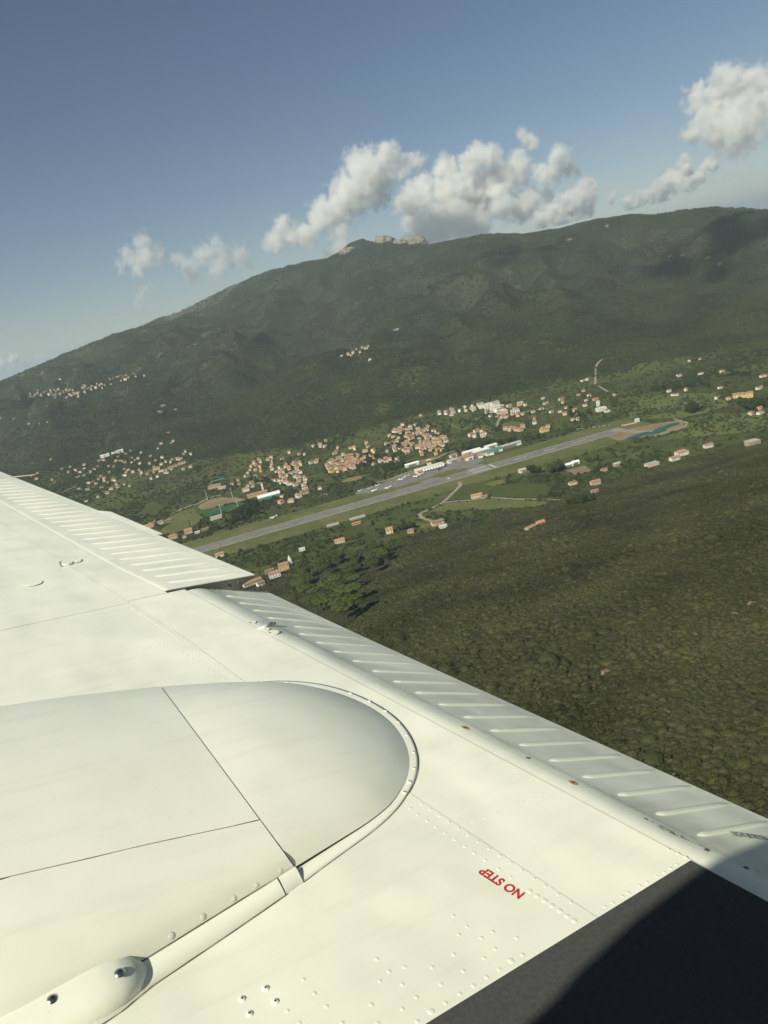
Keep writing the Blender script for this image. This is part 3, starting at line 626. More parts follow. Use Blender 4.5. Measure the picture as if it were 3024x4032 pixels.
small_houses([([(1515, 1750), (1545, 1700), (1590, 1668), (1690, 1680), (1755, 1725), (1760, 1760), (1735, 1790), (1560, 1780)], 60), ([(1272, 1850), (1300, 1818), (1430, 1790), (1480, 1800), (1400, 1850), (1290, 1870)], 34), ([(1085, 1850), (1180, 1825), (1215, 1880), (1200, 1930), (1100, 1920)], 22), ([(105, 1568), (130, 1538), (310, 1530), (470, 1478), (590, 1478), (470, 1505), (310, 1565), (165, 1582)], 50), ([(290, 1850), (520, 1790), (720, 1810), (600, 1880), (330, 1930)], 30), ([(1338, 1404), (1440, 1358), (1465, 1368), (1370, 1408)], 8), ([(1860, 1640), (1960, 1600), (2080, 1590), (2060, 1640), (1980, 1650)], 18), ([(860, 1900), (1000, 1800), (1240, 1770), (1260, 1830), (1090, 1900), (960, 1930)], 30), ([(290, 1900), (420, 1800), (700, 1730), (800, 1830), (560, 1900), (420, 1950)], 34), ([(2080, 1600), (2340, 1540), (2420, 1590), (2200, 1690), (2100, 1700)], 16), ([(1790, 1810), (1930, 1770), (1960, 1785), (1830, 1820)], 12)])
# white spire beside the yellow house, school canopy, barrel shed
def thing(name, label, cat, p, yaw=0, group=None, scale=None):
    return tag(link(name, None, loc=tuple(p), rz=yaw, scale=scale), label, cat, group)
t = thing('bell_tower', 'slim white bell tower with pointed top behind the tall yellow house', 'tower', G1(*Z1([(1652, 1330)])[0]), .22)
MB().box(-1.8, 1.8, -1.8, 1.8, -2, 9).build('shaft', WALLS['white'], t)
MB().add([(-2, -2, 9), (2, -2, 9), (2, 2, 9), (-2, 2, 9), (0, 0, 15)], [(3, 2, 1, 0), (0, 1, 4), (1, 2, 4), (2, 3, 4), (3, 0, 4)]).build('spire', WALLS['white'], t)
t = thing('bell_tower', 'white chimney like tower behind the long terracotta building', 'tower', G1(*Z1([(1345, 500)])[0]), .2)
MB().box(-1.6, 1.6, -1.6, 1.6, -2, 13).build('shaft', WALLS['white'], t); MB().box(-2, 2, -2, 2, 13.003, 13.8).build('cap', WALLS['cream'], t)
t = thing('canopy_roof', 'flat teal canopy in front of the brick red school', 'canopy', G1(*Z1([(845, 432)])[0]) + np.array([0, 12, 0]), .1)
MB().box(-14, 14, -4.5, 4.5, 5.5, 6.0).build('roof', MT['teal'], t)
for sx in (-13, -4, 5, 13):
    for sy in (-4, 4): MB().box(sx - .15, sx + .15, sy - .15, sy + .15, -1, 5.497).build('post', MT['metal_grey'], t)
t = thing('barrel_shed', 'white barrel roofed sports shed with green sides', 'shed', G1(*Z1([(1410, 575)])[0]), .2)
MB().box(-19, 19, -8, 8, -1, 4).build('wall', MT['teal'], t)
prof = [(8.3 * math.cos(math.pi * i / 12), 4.003 + 3.6 * math.sin(math.pi * i / 12)) for i in range(13)]
vs = [(-19.4, y_, z_) for y_, z_ in prof] + [(19.4, y_, z_) for y_, z_ in prof]
mb = MB().add(vs, [(i, i + 1, 14 + i, 13 + i) for i in range(12)] + [tuple(range(13))[::-1], tuple(range(13, 26)), (0, 13, 25, 12)]); mb.build('barrel_roof', MT['metal_white'], t)
HOUSE_POS += [(*G1(*Z1([(1410, 575)])[0])[:2], 22), (*G1(*Z1([(845, 432)])[0])[:2], 18)]

# ------------------------------------------------------------------ airport
p0, p1 = flat([(1640, 1868)])[0], flat([(1748, 1838)])[0]
ang = math.atan2(*(p1 - p0)[::-1]); ln = float(np.linalg.norm(p1 - p0)); mid = (p0 + p1) / 2
t = thing('airport_terminal', 'long low white airport terminal with orange and white awnings on the apron', 'terminal', (mid[0], mid[1] + 6, 0), ang)
MB().box(-ln/2, ln/2, -7, 7, -.5, 5).build('wall', WALLS['white'], t); MB().box(-ln/2 - 1, ln/2 + 1, -8, 9, 5.003, 5.7).build('roof', ROOFS['pale'], t)
na_ = 10
for i in range(na_):
    x0 = -ln/2 + ln * i / na_
    MB().add([(x0 + .3, -8.4, 4.2), (x0 + ln/na_ - .3, -8.4, 4.2), (x0 + ln/na_ - .3, -11, 3.0), (x0 + .3, -11, 3.0), (x0 + ln/na_/2, -8.4, 5.6), (x0 + ln/na_/2, -11, 4.4)],
             [(0, 3, 5, 4), (3, 2, 5), (2, 1, 4, 5), (1, 0, 4), (0, 1, 2, 3)]).build('awning', MT['orange_p'] if i < 2 else MT['metal_white'], t)
HOUSE_POS.append((mid[0], mid[1] + 6, ln * .5))
t = thing('control_tower', 'cream control tower standing behind the terminal', 'tower', (*(flat([(1697, 1848)])[0] + np.array([0, 14])), 0), ang)
MB().box(-3, 3, -3, 3, -.5, 10).build('shaft', WALLS['cream'], t); MB().box(-3.6, 3.6, -3.6, 3.6, 10.003, 12.6).build('cab', MT['glass'], t); MB().box(-4, 4, -4, 4, 12.603, 13.2).build('roof', WALLS['cream'], t)
def shed(px, py, yaw, w, d, h, roofm, label, wallm='white', rise=1.6):
    g = G1(px, py); t = thing('warehouse', label, 'warehouse', g, yaw)
    wl_, rf = house_mesh(w, d, h, 'gable', rise); link('wall', wl_.mesh('wall', WALLS[wallm]), t); link('roof', rf.mesh('roof', roofm), t)
    link('door', MB().box(-w * .28, w * .28, -d/2 - .05, -d/2 + .05, 0, h * .8).mesh('door', MT['metal_grey']), t)
    HOUSE_POS.append((g[0], g[1], max(w, d) * .7)); return t
g_ = Z3
shed(*g_([(850, 650)])[0], .2, 30, 14, 5, MT['metal_white'], 'white roofed warehouse beyond the apron end')
shed(*g_([(950, 650)])[0], .2, 26, 16, 6, MT['metal_white'], 'broad white hangar next to the teal roofed hangar')
shed(*g_([(1070, 645)])[0], .2, 34, 14, 5, MT['teal'], 'teal roofed hangar beside the runway grass')
shed(*g_([(1255, 585)])[0], .22, 42, 10, 5, ROOFS['grey'], 'long grey roofed block past the teal hangar')
shed(*g_([(1062, 605)])[0], .2, 20, 10, 7, ROOFS['pale'], 'white two storey depot behind the teal hangar')
shed(*g_([(740, 720)])[0], .2, 14, 10, 4, ROOFS['terracotta'], 'small red roofed hangar at the apron edge', 'pink')
shed(*g_([(830, 720)])[0], .2, 10, 8, 4, MT['metal_white'], 'small white hangar at the apron edge')
shed(*g_([(840, 690)])[0], .2, 34, 8, 4, ROOFS['terracotta'], 'long red roofed stores behind the small hangars', 'ochre')
shed(*g_([(660, 740)])[0], .2, 22, 10, 4, ROOFS['grey'], 'grey roofed stores beside the small hangars')
shed(*g_([(650, 690)])[0], .2, 12, 9, 4, ROOFS['terracotta'], 'red roofed cottage in trees behind the apron', 'white')
shed(*g_([(200, 785)])[0], .2, 24, 9, 4, MT['metal_white'], 'white roofed annexe beside the terminal')
shed(*g_([(1425, 850)])[0], .1, 16, 7, 4, ROOFS['grey'], 'grey shed beside the big dark tree south of the runway')
shed(*Z4([(248, 874)])[0], .1, 13, 8, 3.4, MT['metal_white'], 'larger white tunnel shed in the field')
shed(*Z4([(298, 856)])[0], .1, 10, 7, 3.4, MT['metal_white'], 'smaller white tunnel shed in the field')

# small parked aeroplanes
def small_plane_parts():
    def loft(secs, k=10):
        vs = []; fs = []
        for (x_, ry, rz_, zc) in secs:
            for i in range(k):
                a_ = 2 * math.pi * i / k; vs.append((x_, ry * math.cos(a_), zc + rz_ * math.sin(a_)))
        for s_ in range(len(secs) - 1):
            for i in range(k): fs.append((s_ * k + i, s_ * k + (i + 1) % k, (s_ + 1) * k + (i + 1) % k, (s_ + 1) * k + i))
        fs += [tuple(range(k))[::-1], tuple(range((len(secs) - 1) * k, len(secs) * k))]
        return vs, fs
    d = {}
    d['fuselage'] = MB().add(*loft([(-4.0, .2, .2, 1.3), (-3.4, .55, .5, 1.35), (-1.5, .65, .75, 1.5), (.3, .65, .75, 1.55), (2.2, .35, .4, 1.6), (4.2, .1, .15, 1.75)])).mesh('fuselage', MT['metal_white'], True)
    d['wing'] = MB().add([(-1.5, -5.2, 1.25), (.1, -5.2, 1.25), (.3, 0, 1.1), (.1, 5.2, 1.25), (-1.5, 5.2, 1.25), (-1.7, 0, 1.1), (-1.5, -5.2, 1.4), (.1, -5.2, 1.32), (.3, 0, 1.2), (.1, 5.2, 1.32), (-1.5, 5.2, 1.4), (-1.7, 0, 1.3)],
                         [(0, 1, 2, 5), (5, 2, 3, 4), (11, 8, 7, 6), (10, 9, 8, 11), (0, 6, 7, 1), (1, 7, 8, 2), (2, 8, 9, 3), (3, 9, 10, 4), (4, 10, 11, 5), (5, 11, 6, 0)]).mesh('wing', MT['metal_white'])
    d['tailplane'] = MB().box(3.3, 4.2, -1.7, 1.7, 1.75, 1.85).mesh('tailplane', MT['metal_white'])
    d['fin'] = MB().add([(3.0, -.06, 1.9), (4.3, -.06, 1.9), (4.6, -.06, 3.2), (4.0, -.06, 3.2), (3.0, .06, 1.9), (4.3, .06, 1.9), (4.6, .06, 3.2), (4.0, .06, 3.2)], [(0, 1, 2, 3), (7, 6, 5, 4), (0, 4, 5, 1), (1, 5, 6, 2), (2, 6, 7, 3), (3, 7, 4, 0)]).mesh('fin', MT['metal_white'])
    d['cockpit_glass'] = MB().add(*loft([(-2.1, .4, .2, 2.0), (-1.4, .55, .55, 2.0), (.1, .52, .5, 2.0), (.9, .3, .15, 2.0)])).mesh('cockpit_glass', MT['glass'], True)
    d['landing_gear'] = MB().tube((-3.2, 0, 0), (-3.2, 0, 1.2), .18, .08).tube((-.3, -1.3, 0), (-.3, -1.0, 1.2), .2, .08).tube((-.3, 1.3, 0), (-.3, 1.0, 1.2), .2, .08).mesh('landing_gear', MT['metal_grey'])
    return d
PL = small_plane_parts()
def parked(px, py, yaw, label, sc=1.0):
    p_ = flat([(px, py)])[0]
    t = thing('parked_airplane', label, 'airplane', (p_[0], p_[1], .1), yaw, 'small airplanes parked on the apron', (sc,) * 3)
    for k_, me_ in PL.items(): link(k_, me_, t)
parked(1418, 1935, .5, 'small white airplane at the tapering end of the apron'); parked(1473, 1935, -.4, 'white airplane parked on the grass edge of the tapering apron', 1.15)
parked(1458, 1924, 1.1, 'white airplane behind the one on the apron grass edge'); parked(1528, 1924, .2, 'white airplane parked alone on the middle apron', 1.3)
parked(1581, 1891, .3, 'large white airplane parked beside the terminal', 1.5); parked(1641, 1879, .1, 'white airplane parked before the terminal corner', 1.5)
parked(1660, 1868, .6, 'white airplane close to the orange awnings', 1.2); parked(1606, 1876, .9, 'white airplane beside the terminal road end', 1.2)
parked(1486, 1914, .3, 'white airplane at the back edge of the middle apron')
parked(1077, 2041, .25, 'white airplane parked on grass across from the dark tree bank', 1.4)
t = thing('parked_helicopter', 'dark helicopter standing on the apron before the terminal', 'helicopter', (*flat([(1730, 1851)])[0], .1), .3)
MB().tube((-3, 0, 1.6), (2, 0, 1.7), .9, 1.1, 10).build('body', MT['glass'], t, True); MB().tube((2, 0, 1.9), (8, 0, 2.2), .5, .2).build('tail_boom', MT['glass'], t)
MB().box(-5.5, 5.5, -.15, .15, 3.2, 3.28).box(-.15, .15, -5.5, 5.5, 3.2, 3.28).build('rotor', MT['metal_grey'], t); MB().box(-2.5, 2.5, -1.2, -1.05, 0, .12).box(-2.5, 2.5, 1.05, 1.2, 0, .12).tube((0, -1.1, .1), (0, -.6, 1.2), .06, .06).tube((0, 1.1, .1), (0, .6, 1.2), .06, .06).build('skid', MT['metal_grey'], t)
MB().tube((0, 0, 2.6), (0, 0, 3.2), .15, .15).build('mast', MT['metal_grey'], t)

# red and white marker boards by the far runway end
for i in range(7):
    x_, y_ = Z4([(632 + i * 14.6, 596 - i * 3.2)])[0]; g = flat([(x_, y_)])[0]
    t = thing('marker_board', 'red and white striped marker board in a row behind the runway end', 'marker', (g[0], g[1], 0), .2, 'striped marker boards')
    MB().box(-1.1, 1.1, -.15, .15, .6, 2.0).build('lower_band', MT['orange_p'], t); MB().box(-1.1, 1.1, -.15, .15, 2.003, 3.6).build('upper_band', MT['metal_white'], t)
    for sx in (-.9, .9): MB().box(sx - .1, sx + .1, -.1, .1, -.2, .597).build('leg', MT['metal_grey'], t)
# green covered spoil heaps
for i, (zx, zy, L_, W_) in enumerate([(712, 672, 30, 9), (775, 650, 24, 9), (868, 636, 32, 11), (905, 612, 26, 10), (968, 590, 30, 9)]):
    g = flat(Z4([(zx, zy)]))[0]
    t = bmesh.new(); bmesh.ops.create_uvsphere(t, u_segments=28, v_segments=14, radius=1)
    for v in t.verts:
        v.co.z = max(v.co.z, -.05); sx = abs(v.co.x) ** .5 * (1 if v.co.x > 0 else -1)
        v.co = Vector((v.co.x * L_ / 2 * (1.1 - .1 * abs(v.co.y)), v.co.y * W_ / 2, max(0, v.co.z) ** .7 * 3.4 + .35 * math.sin(v.co.x * 9 + i) * (v.co.z > .2) + .25 * math.sin(v.co.y * 7 + v.co.x * 15)))
    mm = bpy.data.meshes.new('covered_heap'); t.to_mesh(mm); t.free(); mm.materials.append(MT['green_net'])
    for pl in mm.polygons: pl.use_smooth = True
    o = link('covered_heap', mm, loc=(g[0], g[1], -.1), rz=ang + .05)
    tag(o, ['shortest green tarpaulin heap nearest the runway', 'green tarpaulin heap second along the dirt area', 'biggest green tarpaulin heap at the middle of the row', 'green tarpaulin heap behind the biggest one', 'green tarpaulin heap at the loop road end'][i], 'heap', 'green covered heaps')
# floodlight masts of the pitch
for (bx, by), lb in zip(Z1([(1018, 592), (742, 612), (897, 772), (1075, 700)]), ['behind the earth stand', 'at the bend of the valley road', 'beside the clubhouse', 'by the big dark tree']):
    g = flat([(bx, by)])[0]; t = thing('floodlight_mast', f'tall pale floodlight mast {lb}', 'floodlight', (g[0], g[1], 0), .2, 'floodlight masts of the sports pitch')
    MB().tube((0, 0, -.5), (0, 0, 20), .32, .18).build('pole', MT['metal_white'], t)
    MB().box(-1.6, 1.6, -.25, .25, 19.2, 20.6).build('lamp_head', MT['metal_grey'], t)
# cars along the hedge behind the runway end and at the terminal
CARM = [simple('car_white', (.7, .7, .7), .3, .03, 1), simple('car_silver', (.42, .43, .44), .3, .05, 1, .4), simple('car_dark', (.05, .055, .065), .3, .1, 1), simple('car_red', (.35, .04, .03), .3, .1, 1)]
car_b = []
for cm in CARM:
    bb = MB().add([(-2.1, -.85, .35), (2.1, -.85, .35), (2.1, .85, .35), (-2.1, .85, .35), (-2.1, -.85, .85), (2.1, -.85, .8), (2.1, .85, .8), (-2.1, .85, .85)], [(3, 2, 1, 0), (4, 5, 6, 7), (0, 1, 5, 4), (1, 2, 6, 5), (2, 3, 7, 6), (3, 0, 4, 7)])
    car_b.append(bb.mesh('body', cm))
car_c = MB().add([(-1.5, -.8, .853), (1.1, -.8, .83), (1.1, .8, .83), (-1.5, .8, .853), (-1.1, -.65, 1.45), (.4, -.65, 1.45), (.4, .65, 1.45), (-1.1, .65, 1.45)], [(4, 5, 6, 7), (0, 1, 5, 4), (1, 2, 6, 5), (2, 3, 7, 6), (3, 0, 4, 7)]).mesh('cabin', MT['glass'])
car_w = MB().tube((0, -.1, 0), (0, .1, 0), .33, .33, 10).mesh('wheel', MT['glass'])
def car(g, yaw, ci, where):
    t = thing('parked_car', f"{['white', 'silver', 'dark', 'red'][ci]} car {where}", 'car', (g[0], g[1], g[2] + .12), yaw, f'cars {where}')
    link('body', car_b[ci], t); link('cabin', car_c, t)
    for sx in (-1.3, 1.3):
        for sy in (-.8, .8): link('wheel', car_w, t, loc=(sx, sy, .33))
rs_ = random.Random(3)
for i in range(20):
    g = G1(*Z4([(262 + i * 14.4, 617 - i * 1.75)])[0]); car(g, .2 + math.pi / 2 + rs_.uniform(-.1, .1), rs_.choice([0, 0, 1, 0, 2]), 'parked in the row before the far runway hedge')
for i in range(16):
    g = G1(*Z2([(330 + i * 8 + rs_.uniform(-2, 2), 850 - i * 2.2 + rs_.uniform(-6, 6))])[0]); car(g, rs_.uniform(0, 3), rs_.choice([0, 1, 2, 0, 3]), 'parked in the yard above the runway grass')
for i in range(12):
    g = G1(*Z2([(600 + i * 7, 615 - i * 2)])[0]); car(g, .2 + math.pi / 2, rs_.choice([0, 1, 2, 0, 3]), 'parked below the terraced quarter')
for zx, zy, ci in [(215, 812, 1), (270, 800, 0), (560, 745, 2)]:
    car(G1(*Z1([(zx, zy)])[0]), .4, ci, 'driving on the valley road')

# ------------------------------------------------------------------ vegetation
def leaf_cloud(name, n, size, shell, mat, seed, core=None, squash=1.0, droop=0.0, lumps=0):
    """many leaf-sized faces through a crown's volume; shell(u) maps unit directions to radii"""
    rg = np.random.default_rng(seed)
    d = rg.normal(size=(n, 3)); d /= np.linalg.norm(d, axis=1, keepdims=True)
    rad = rg.uniform(.55, 1.0, n) ** .5
    if lumps:
        lc = rg.normal(size=(lumps, 3)); lc /= np.linalg.norm(lc, axis=1, keepdims=True)
        best = (d @ lc.T).max(1); rad = rad * (.62 + .45 * np.clip((best - .55) / .4, 0, 1))
    P = d * rad[:, None] * np.array(shell); nrm = d + rg.normal(size=(n, 3)) * .55; nrm /= np.linalg.norm(nrm, axis=1, keepdims=True)
    nrm[:, 2] = np.abs(nrm[:, 2]) * .8 + nrm[:, 2] * .2
    up = rg.normal(size=(n, 3)); u = np.cross(nrm, up); u /= np.linalg.norm(u, axis=1, keepdims=True); v = np.cross(nrm, u)
    s = size * rg.uniform(.6, 1.35, (n, 1)); e = rg.uniform(.55, 1.0, (n, 1))
    Vv = np.stack([P - u * s, P - v * s * e, P + u * s, P + v * s * e], 1).reshape(-1, 3)
    Qq = np.arange(4 * n).reshape(n, 4)
    return Vv, Qq
def ico(sub, sc, off=(0, 0, 0), jit=.15, seed=0):
    bm = bmesh.new(); bmesh.ops.create_icosphere(bm, subdivisions=sub, radius=1); rg = np.random.default_rng(seed)
    Vv = np.array([v.co[:] for v in bm.verts]); Vv *= (1 + rg.uniform(-jit, jit, (len(Vv), 1))); Ff = np.array([[v.index for v in f.verts] for f in bm.faces]); bm.free()
    return Vv * np.array(sc) + np.array(off), Ff
def crown_mesh(name, blobs, mat, seed, core=.72, sub=1):
    """blobs: (centre, radii, n leaves, leaf size)"""
    VV = []; QQ = []; b0 = 0
    for i, (c, rad, n, sz) in enumerate(blobs):
        v_, q_ = leaf_cloud('', n, sz, rad, None, seed * 97 + i, lumps=5); VV.append(v_ + np.array(c)); QQ.append(q_ + b0); b0 += len(v_)
        iv, jf = ico(sub, np.array(rad) * core, c, .18 if sub == 1 else .11, seed * 31 + i); VV.append(iv); QQ.append(np.concatenate([jf, jf[:, 2:3]], 1) + b0); b0 += len(iv)
    V_ = np.vstack(VV); Q_ = np.vstack(QQ)
    me_ = bpy.data.meshes.new(name); me_.from_pydata(V_.tolist(), [], [tuple(dict.fromkeys(q)) for q in Q_.tolist()]); me_.materials.append(mat); me_.update()
    return me_
MT['leaf_scrub'] = leafmat('maquis_leaves', [(.037, .041, .019), (.042, .047, .021), (.047, .048, .023), (.039, .044, .020), (.056, .060, .023), (.052, .048, .028), (.038, .045, .020)], .014)
MT['leaf_grey'] = leafmat('grey_shrub_leaves', [(.075, .068, .045), (.060, .060, .036), (.088, .074, .052)], .02)
MT['leaf_wood'] = leafmat('woodland_leaves', [(.028, .040, .016), (.034, .047, .018), (.044, .054, .021), (.030, .043, .017), (.056, .060, .025)], .006)
MT['leaf_tree'] = leafmat('tree_leaves', [(.016, .027, .009), (.028, .040, .013), (.040, .052, .016), (.022, .032, .012)], .01)
MT['leaf_pine'] = leafmat('pine_needles', [(.038, .050, .015), (.048, .059, .018), (.043, .054, .017)], .02)
MT['bark'] = simple('bark', (.09, .065, .045), .95, .3, 3)

scrub_protos = []
for i in range(7):
    w_ = 1.0 + .25 * (i % 3); hh = .8 + .2 * (i % 2)
    bl = [((0, 0, hh * .55), (w_, w_ * .9, hh), 330, .14), ((w_ * .55, .2, hh * .4), (w_ * .6, w_ * .6, hh * .7), 150, .13), ((-w_ * .45, -.3, hh * .45), (w_ * .6, w_ * .55, hh * .75), 150, .13)]
    scrub_protos.append(crown_mesh('shrub', bl, MT['leaf_scrub'], 10 + i, .79, 2))
for i in range(2):
    scrub_protos.append(crown_mesh('shrub', [((0, 0, .5), (1.0, .95, .75), 200, .12), ((.5, .3, .4), (.6, .6, .5), 90, .12)], MT['leaf_grey'], 30 + i))
wood_protos = []
for i in range(6):
    wood_protos.append(crown_mesh('wood_clump', [((0, 0, .55), (1.0, .95, .75), 46, .30), ((.7, .2, .4), (.7, .65, .55), 26, .28), ((-.5, -.5, .45), (.65, .7, .6), 26, .28)], MT['leaf_wood'], 50 + i))
rockm = simple('granite', (.20, .185, .155), .95, .4, .12)

def gn_scatter(name, P, scale, yaw, idx, protos, label, cat=None):
    me_ = bpy.data.meshes.new(name); me_.vertices.add(len(P)); me_.vertices.foreach_set('co', P.astype(np.float32).ravel())
    for an, typ, arr in (('sc', 'FLOAT_VECTOR', scale), ('rot', 'FLOAT_VECTOR', np.stack([np.zeros(len(P)), np.zeros(len(P)), yaw], 1)), ('pid', 'INT', idx)):
        a_ = me_.attributes.new(an, typ, 'POINT')
        a_.data.foreach_set('vector' if typ == 'FLOAT_VECTOR' else 'value', np.ascontiguousarray(arr, dtype=np.int32 if typ == 'INT' else np.float32).ravel())
    o = link(name, me_)
    coll = bpy.data.collections.new(name + '_kinds')
    for k_, pm in enumerate(protos):
        po = bpy.data.objects.new(f'{name}_kind_{k_:02d}', pm); coll.objects.link(po)
    ng = bpy.data.node_groups.new(name, 'GeometryNodeTree')
    ng.interface.new_socket('Geometry', in_out='INPUT', socket_type='NodeSocketGeometry'); ng.interface.new_socket('Geometry', in_out='OUTPUT', socket_type='NodeSocketGeometry')
    gi = ng.nodes.new('NodeGroupInput'); go = ng.nodes.new('NodeGroupOutput'); ip = ng.nodes.new('GeometryNodeInstanceOnPoints')
    ci = ng.nodes.new('GeometryNodeCollectionInfo'); ci.inputs[0].default_value = coll; ci.inputs[1].default_value = True; ci.inputs[2].default_value = True
    def na(n_, dt):
        q = ng.nodes.new('GeometryNodeInputNamedAttribute'); q.data_type = dt; q.inputs[0].default_value = n_; return q.outputs[0]
    L_ = ng.links.new
    L_(gi.outputs[0], ip.inputs['Points']); L_(ci.outputs[0], ip.inputs['Instance']); ip.inputs['Pick Instance'].default_value = True
    L_(na('pid', 'INT'), ip.inputs['Instance Index']); L_(na('rot', 'FLOAT_VECTOR'), ip.inputs['Rotation']); L_(na('sc', 'FLOAT_VECTOR'), ip.inputs['Scale'])
    L_(ip.outputs[0], go.inputs[0])
    md = o.modifiers.new('scatter', 'NODES'); md.node_group = ng
    tag(o, label, cat, kind='stuff'); return o

CB = [(np.array(p).min(0), np.array(p).max(0), p) for p in CLEAR]
HP = np.array(HOUSE_POS)
def keep_clear(x, y):
    ok = np.ones(len(x), bool)
    for lo, hi, p in CB:
        m_ = (x > lo[0]) & (x < hi[0]) & (y > lo[1]) & (y < hi[1])
        if m_.any():
            k_ = np.where(m_)[0]; ok[k_[inpoly(x[k_], y[k_], p)]] = False
    for hx, hy, hr in HP:
        ok &= (x - hx) ** 2 + (y - hy) ** 2 > hr * hr
    return ok
def polar_pts(n, a0, a1, r0, r1, power=1.0, seed=1):
    rg = np.random.default_rng(seed); a_ = np.radians(rg.uniform(a0, a1, n)); u = rg.uniform(0, 1, n)
    r_ = (r0 ** power + u * (r1 ** power - r0 ** power)) ** (1 / power)
    return r_ * np.sin(a_), r_ * np.cos(a_), rg

Z6 = zreg(1150, 2100, 2.765)
GROVE = Z6([(60, 760), (0, 560), (150, 400), (420, 300), (700, 300), (900, 230), (1040, 260), (1010, 400), (860, 480), (730, 620), (740, 780), (700, 960), (600, 1020), (380, 960)])
gp = ground([p[0] for p in GROVE], [p[1] for p in GROVE])[:, :2]
CB.append((gp.min(0), gp.max(0), [tuple(p) for p in gp]))
# maquis on the near slope: dense, shrub by shrub
x, y, rg = polar_pts(400000, -34, 44, 110, 1050, 1.3, 3)
z = Hmap(x, y); sl = (862 + .15 * np.clip(x, -400, 900)) - y
thin = sstep(.30, .42, fbm(x / 14, y / 14, 3, 61)) * .85 + .15
bare = sstep(.70, .78, fbm(x / 38, y / 38, 3, 62))
k = (sl > -10) & (z > -1) & (x > -330) & (rg.uniform(size=len(x)) < thin * (1 - .8 * bare)) & keep_clear(x, y)
x, y, z = x[k], y[k], z[k]; n = len(x); r_ = np.hypot(x, y)
big = fbm(x / 70, y / 70, 3, 63)
base = .46 + .55 * big + (r_ / 1000) * .85
tall = rg.uniform(size=n) < .035
sx = base * rg.uniform(.6, 1.35, n) * np.where(tall, 1.7, 1)
sx = np.where((fbm(x / 22, y / 22, 2, 65) > .66) & (r_ < 420), sx * 1.7, sx)
grey = rg.uniform(size=n) < .05 + .22 * sstep(.55, .75, fbm(x / 45, y / 45, 3, 64))
idx = np.where(grey, 7 + rg.integers(0, 2, n), rg.integers(0, 7, n))
gn_scatter('maquis_scrub', np.stack([x, y, z - .15], 1), np.stack([sx, sx * rg.uniform(.85, 1.15, n), sx * rg.uniform(.7, 1.15, n) * .78], 1), rg.uniform(0, 6.28, n), idx, scrub_protos, 'dense low olive green maquis scrub over the near slope', 'scrub')
# woods of the valley and the mountain
x, y, rg = polar_pts(330000, -36, 40, 820, 4750, 1.6, 5)
r_ = np.hypot(x, y); az_ = np.degrees(np.arctan2(x, y)); z = Hmap(x, y)
tt = (r_ - foot_r(az_)) / (ridge_r(az_) - foot_r(az_))
near_hill = ((862 + .15 * np.clip(x, -400, 900)) - y > -6) & (x > -330)
vd = np.where(tt < .05, .20 + .80 * sstep(.45, .59, fbm(x / 95, y / 95, 4, 71)), .85 + .15 * sstep(.35, .5, fbm(x / 120, y / 120, 4, 72)))
vd = vd * np.where(tt > .6, 1 - .75 * sstep(.45, .62, fbm(x / 90, y / 90, 4, 73)) * sstep(6, -8, az_), 1)
k = (~near_hill) & (tt < 1.0) & (rg.uniform(size=len(x)) < vd)
x, y, z, r_, tt = x[k], y[k], z[k], r_[k], tt[k]
k = keep_clear(x, y); x, y, z, r_, tt = x[k], y[k], z[k], r_[k], tt[k]; n = len(x)
sx = (1.6 + 1.7 * fbm(x / 160, y / 160, 3, 74) + .5 * sstep(1200, 3800, r_)) * rg.uniform(.6, 1.35, n)
sx = np.where((tt < .05) & (rg.uniform(size=n) < .5), sx * .6, sx)
gn_scatter('hillside_woods', np.stack([x, y, z - .3], 1), np.stack([sx, sx, sx * rg.uniform(.8, 1.25, n)], 1), rg.uniform(0, 6.28, n), rg.integers(0, 6, n), wood_protos, 'dark green woods and thickets over valley and mountainside', 'woods')

# single trees: trunk with limbs and a crown
def trunk_mesh(h, r0, limbs, seed, top=.75):
    rg_ = random.Random(seed); mb = MB(); p_ = np.array([0, 0, -1.0]); nseg = 5
    pts = [np.array([0, 0, -1.0])]
    for i in range(1, nseg + 1): pts.append(np.array([rg_.uniform(-.03, .03) * h, rg_.uniform(-.03, .03) * h, h * top * i / nseg]))
    for i in range(nseg): mb.tube(pts[i], pts[i + 1], r0 * (1 - .14 * i), r0 * (1 - .14 * (i + 1)), 7)
    for j in range(limbs):
        a_ = 2 * math.pi * j / limbs + rg_.uniform(-.3, .3); st = pts[3] + (pts[5] - pts[3]) * rg_.uniform(0, 1); L_ = h * rg_.uniform(.2, .32)
        mb.tube(st, st + np.array([math.cos(a_) * L_, math.sin(a_) * L_, L_ * rg_.uniform(.4, .8)]), r0 * .38, r0 * .12, 5)
    return mb.mesh('trunk', MT['bark'])
TREES = {'pine': [], 'broad': [], 'cypress': []}
for i in range(4):
    rg_ = random.Random(70 + i); bl = []
    for j in range(11):
        a_ = 2 * math.pi * j / 9 + rg_.uniform(-.3, .3); q = 0 if j > 8 else rg_.uniform(2.4, 4.0)
        bl.append(((q * math.cos(a_), q * math.sin(a_), 9.6 + rg_.uniform(-.4, .5) - q * .12), (rg_.uniform(1.7, 2.5), rg_.uniform(1.7, 2.5), rg_.uniform(.9, 1.3)), 120, .34))
    TREES['pine'].append((trunk_mesh(10.2, .34, 7, 80 + i, .9), crown_mesh('crown', bl, MT['leaf_pine'], 90 + i, .9, 2)))
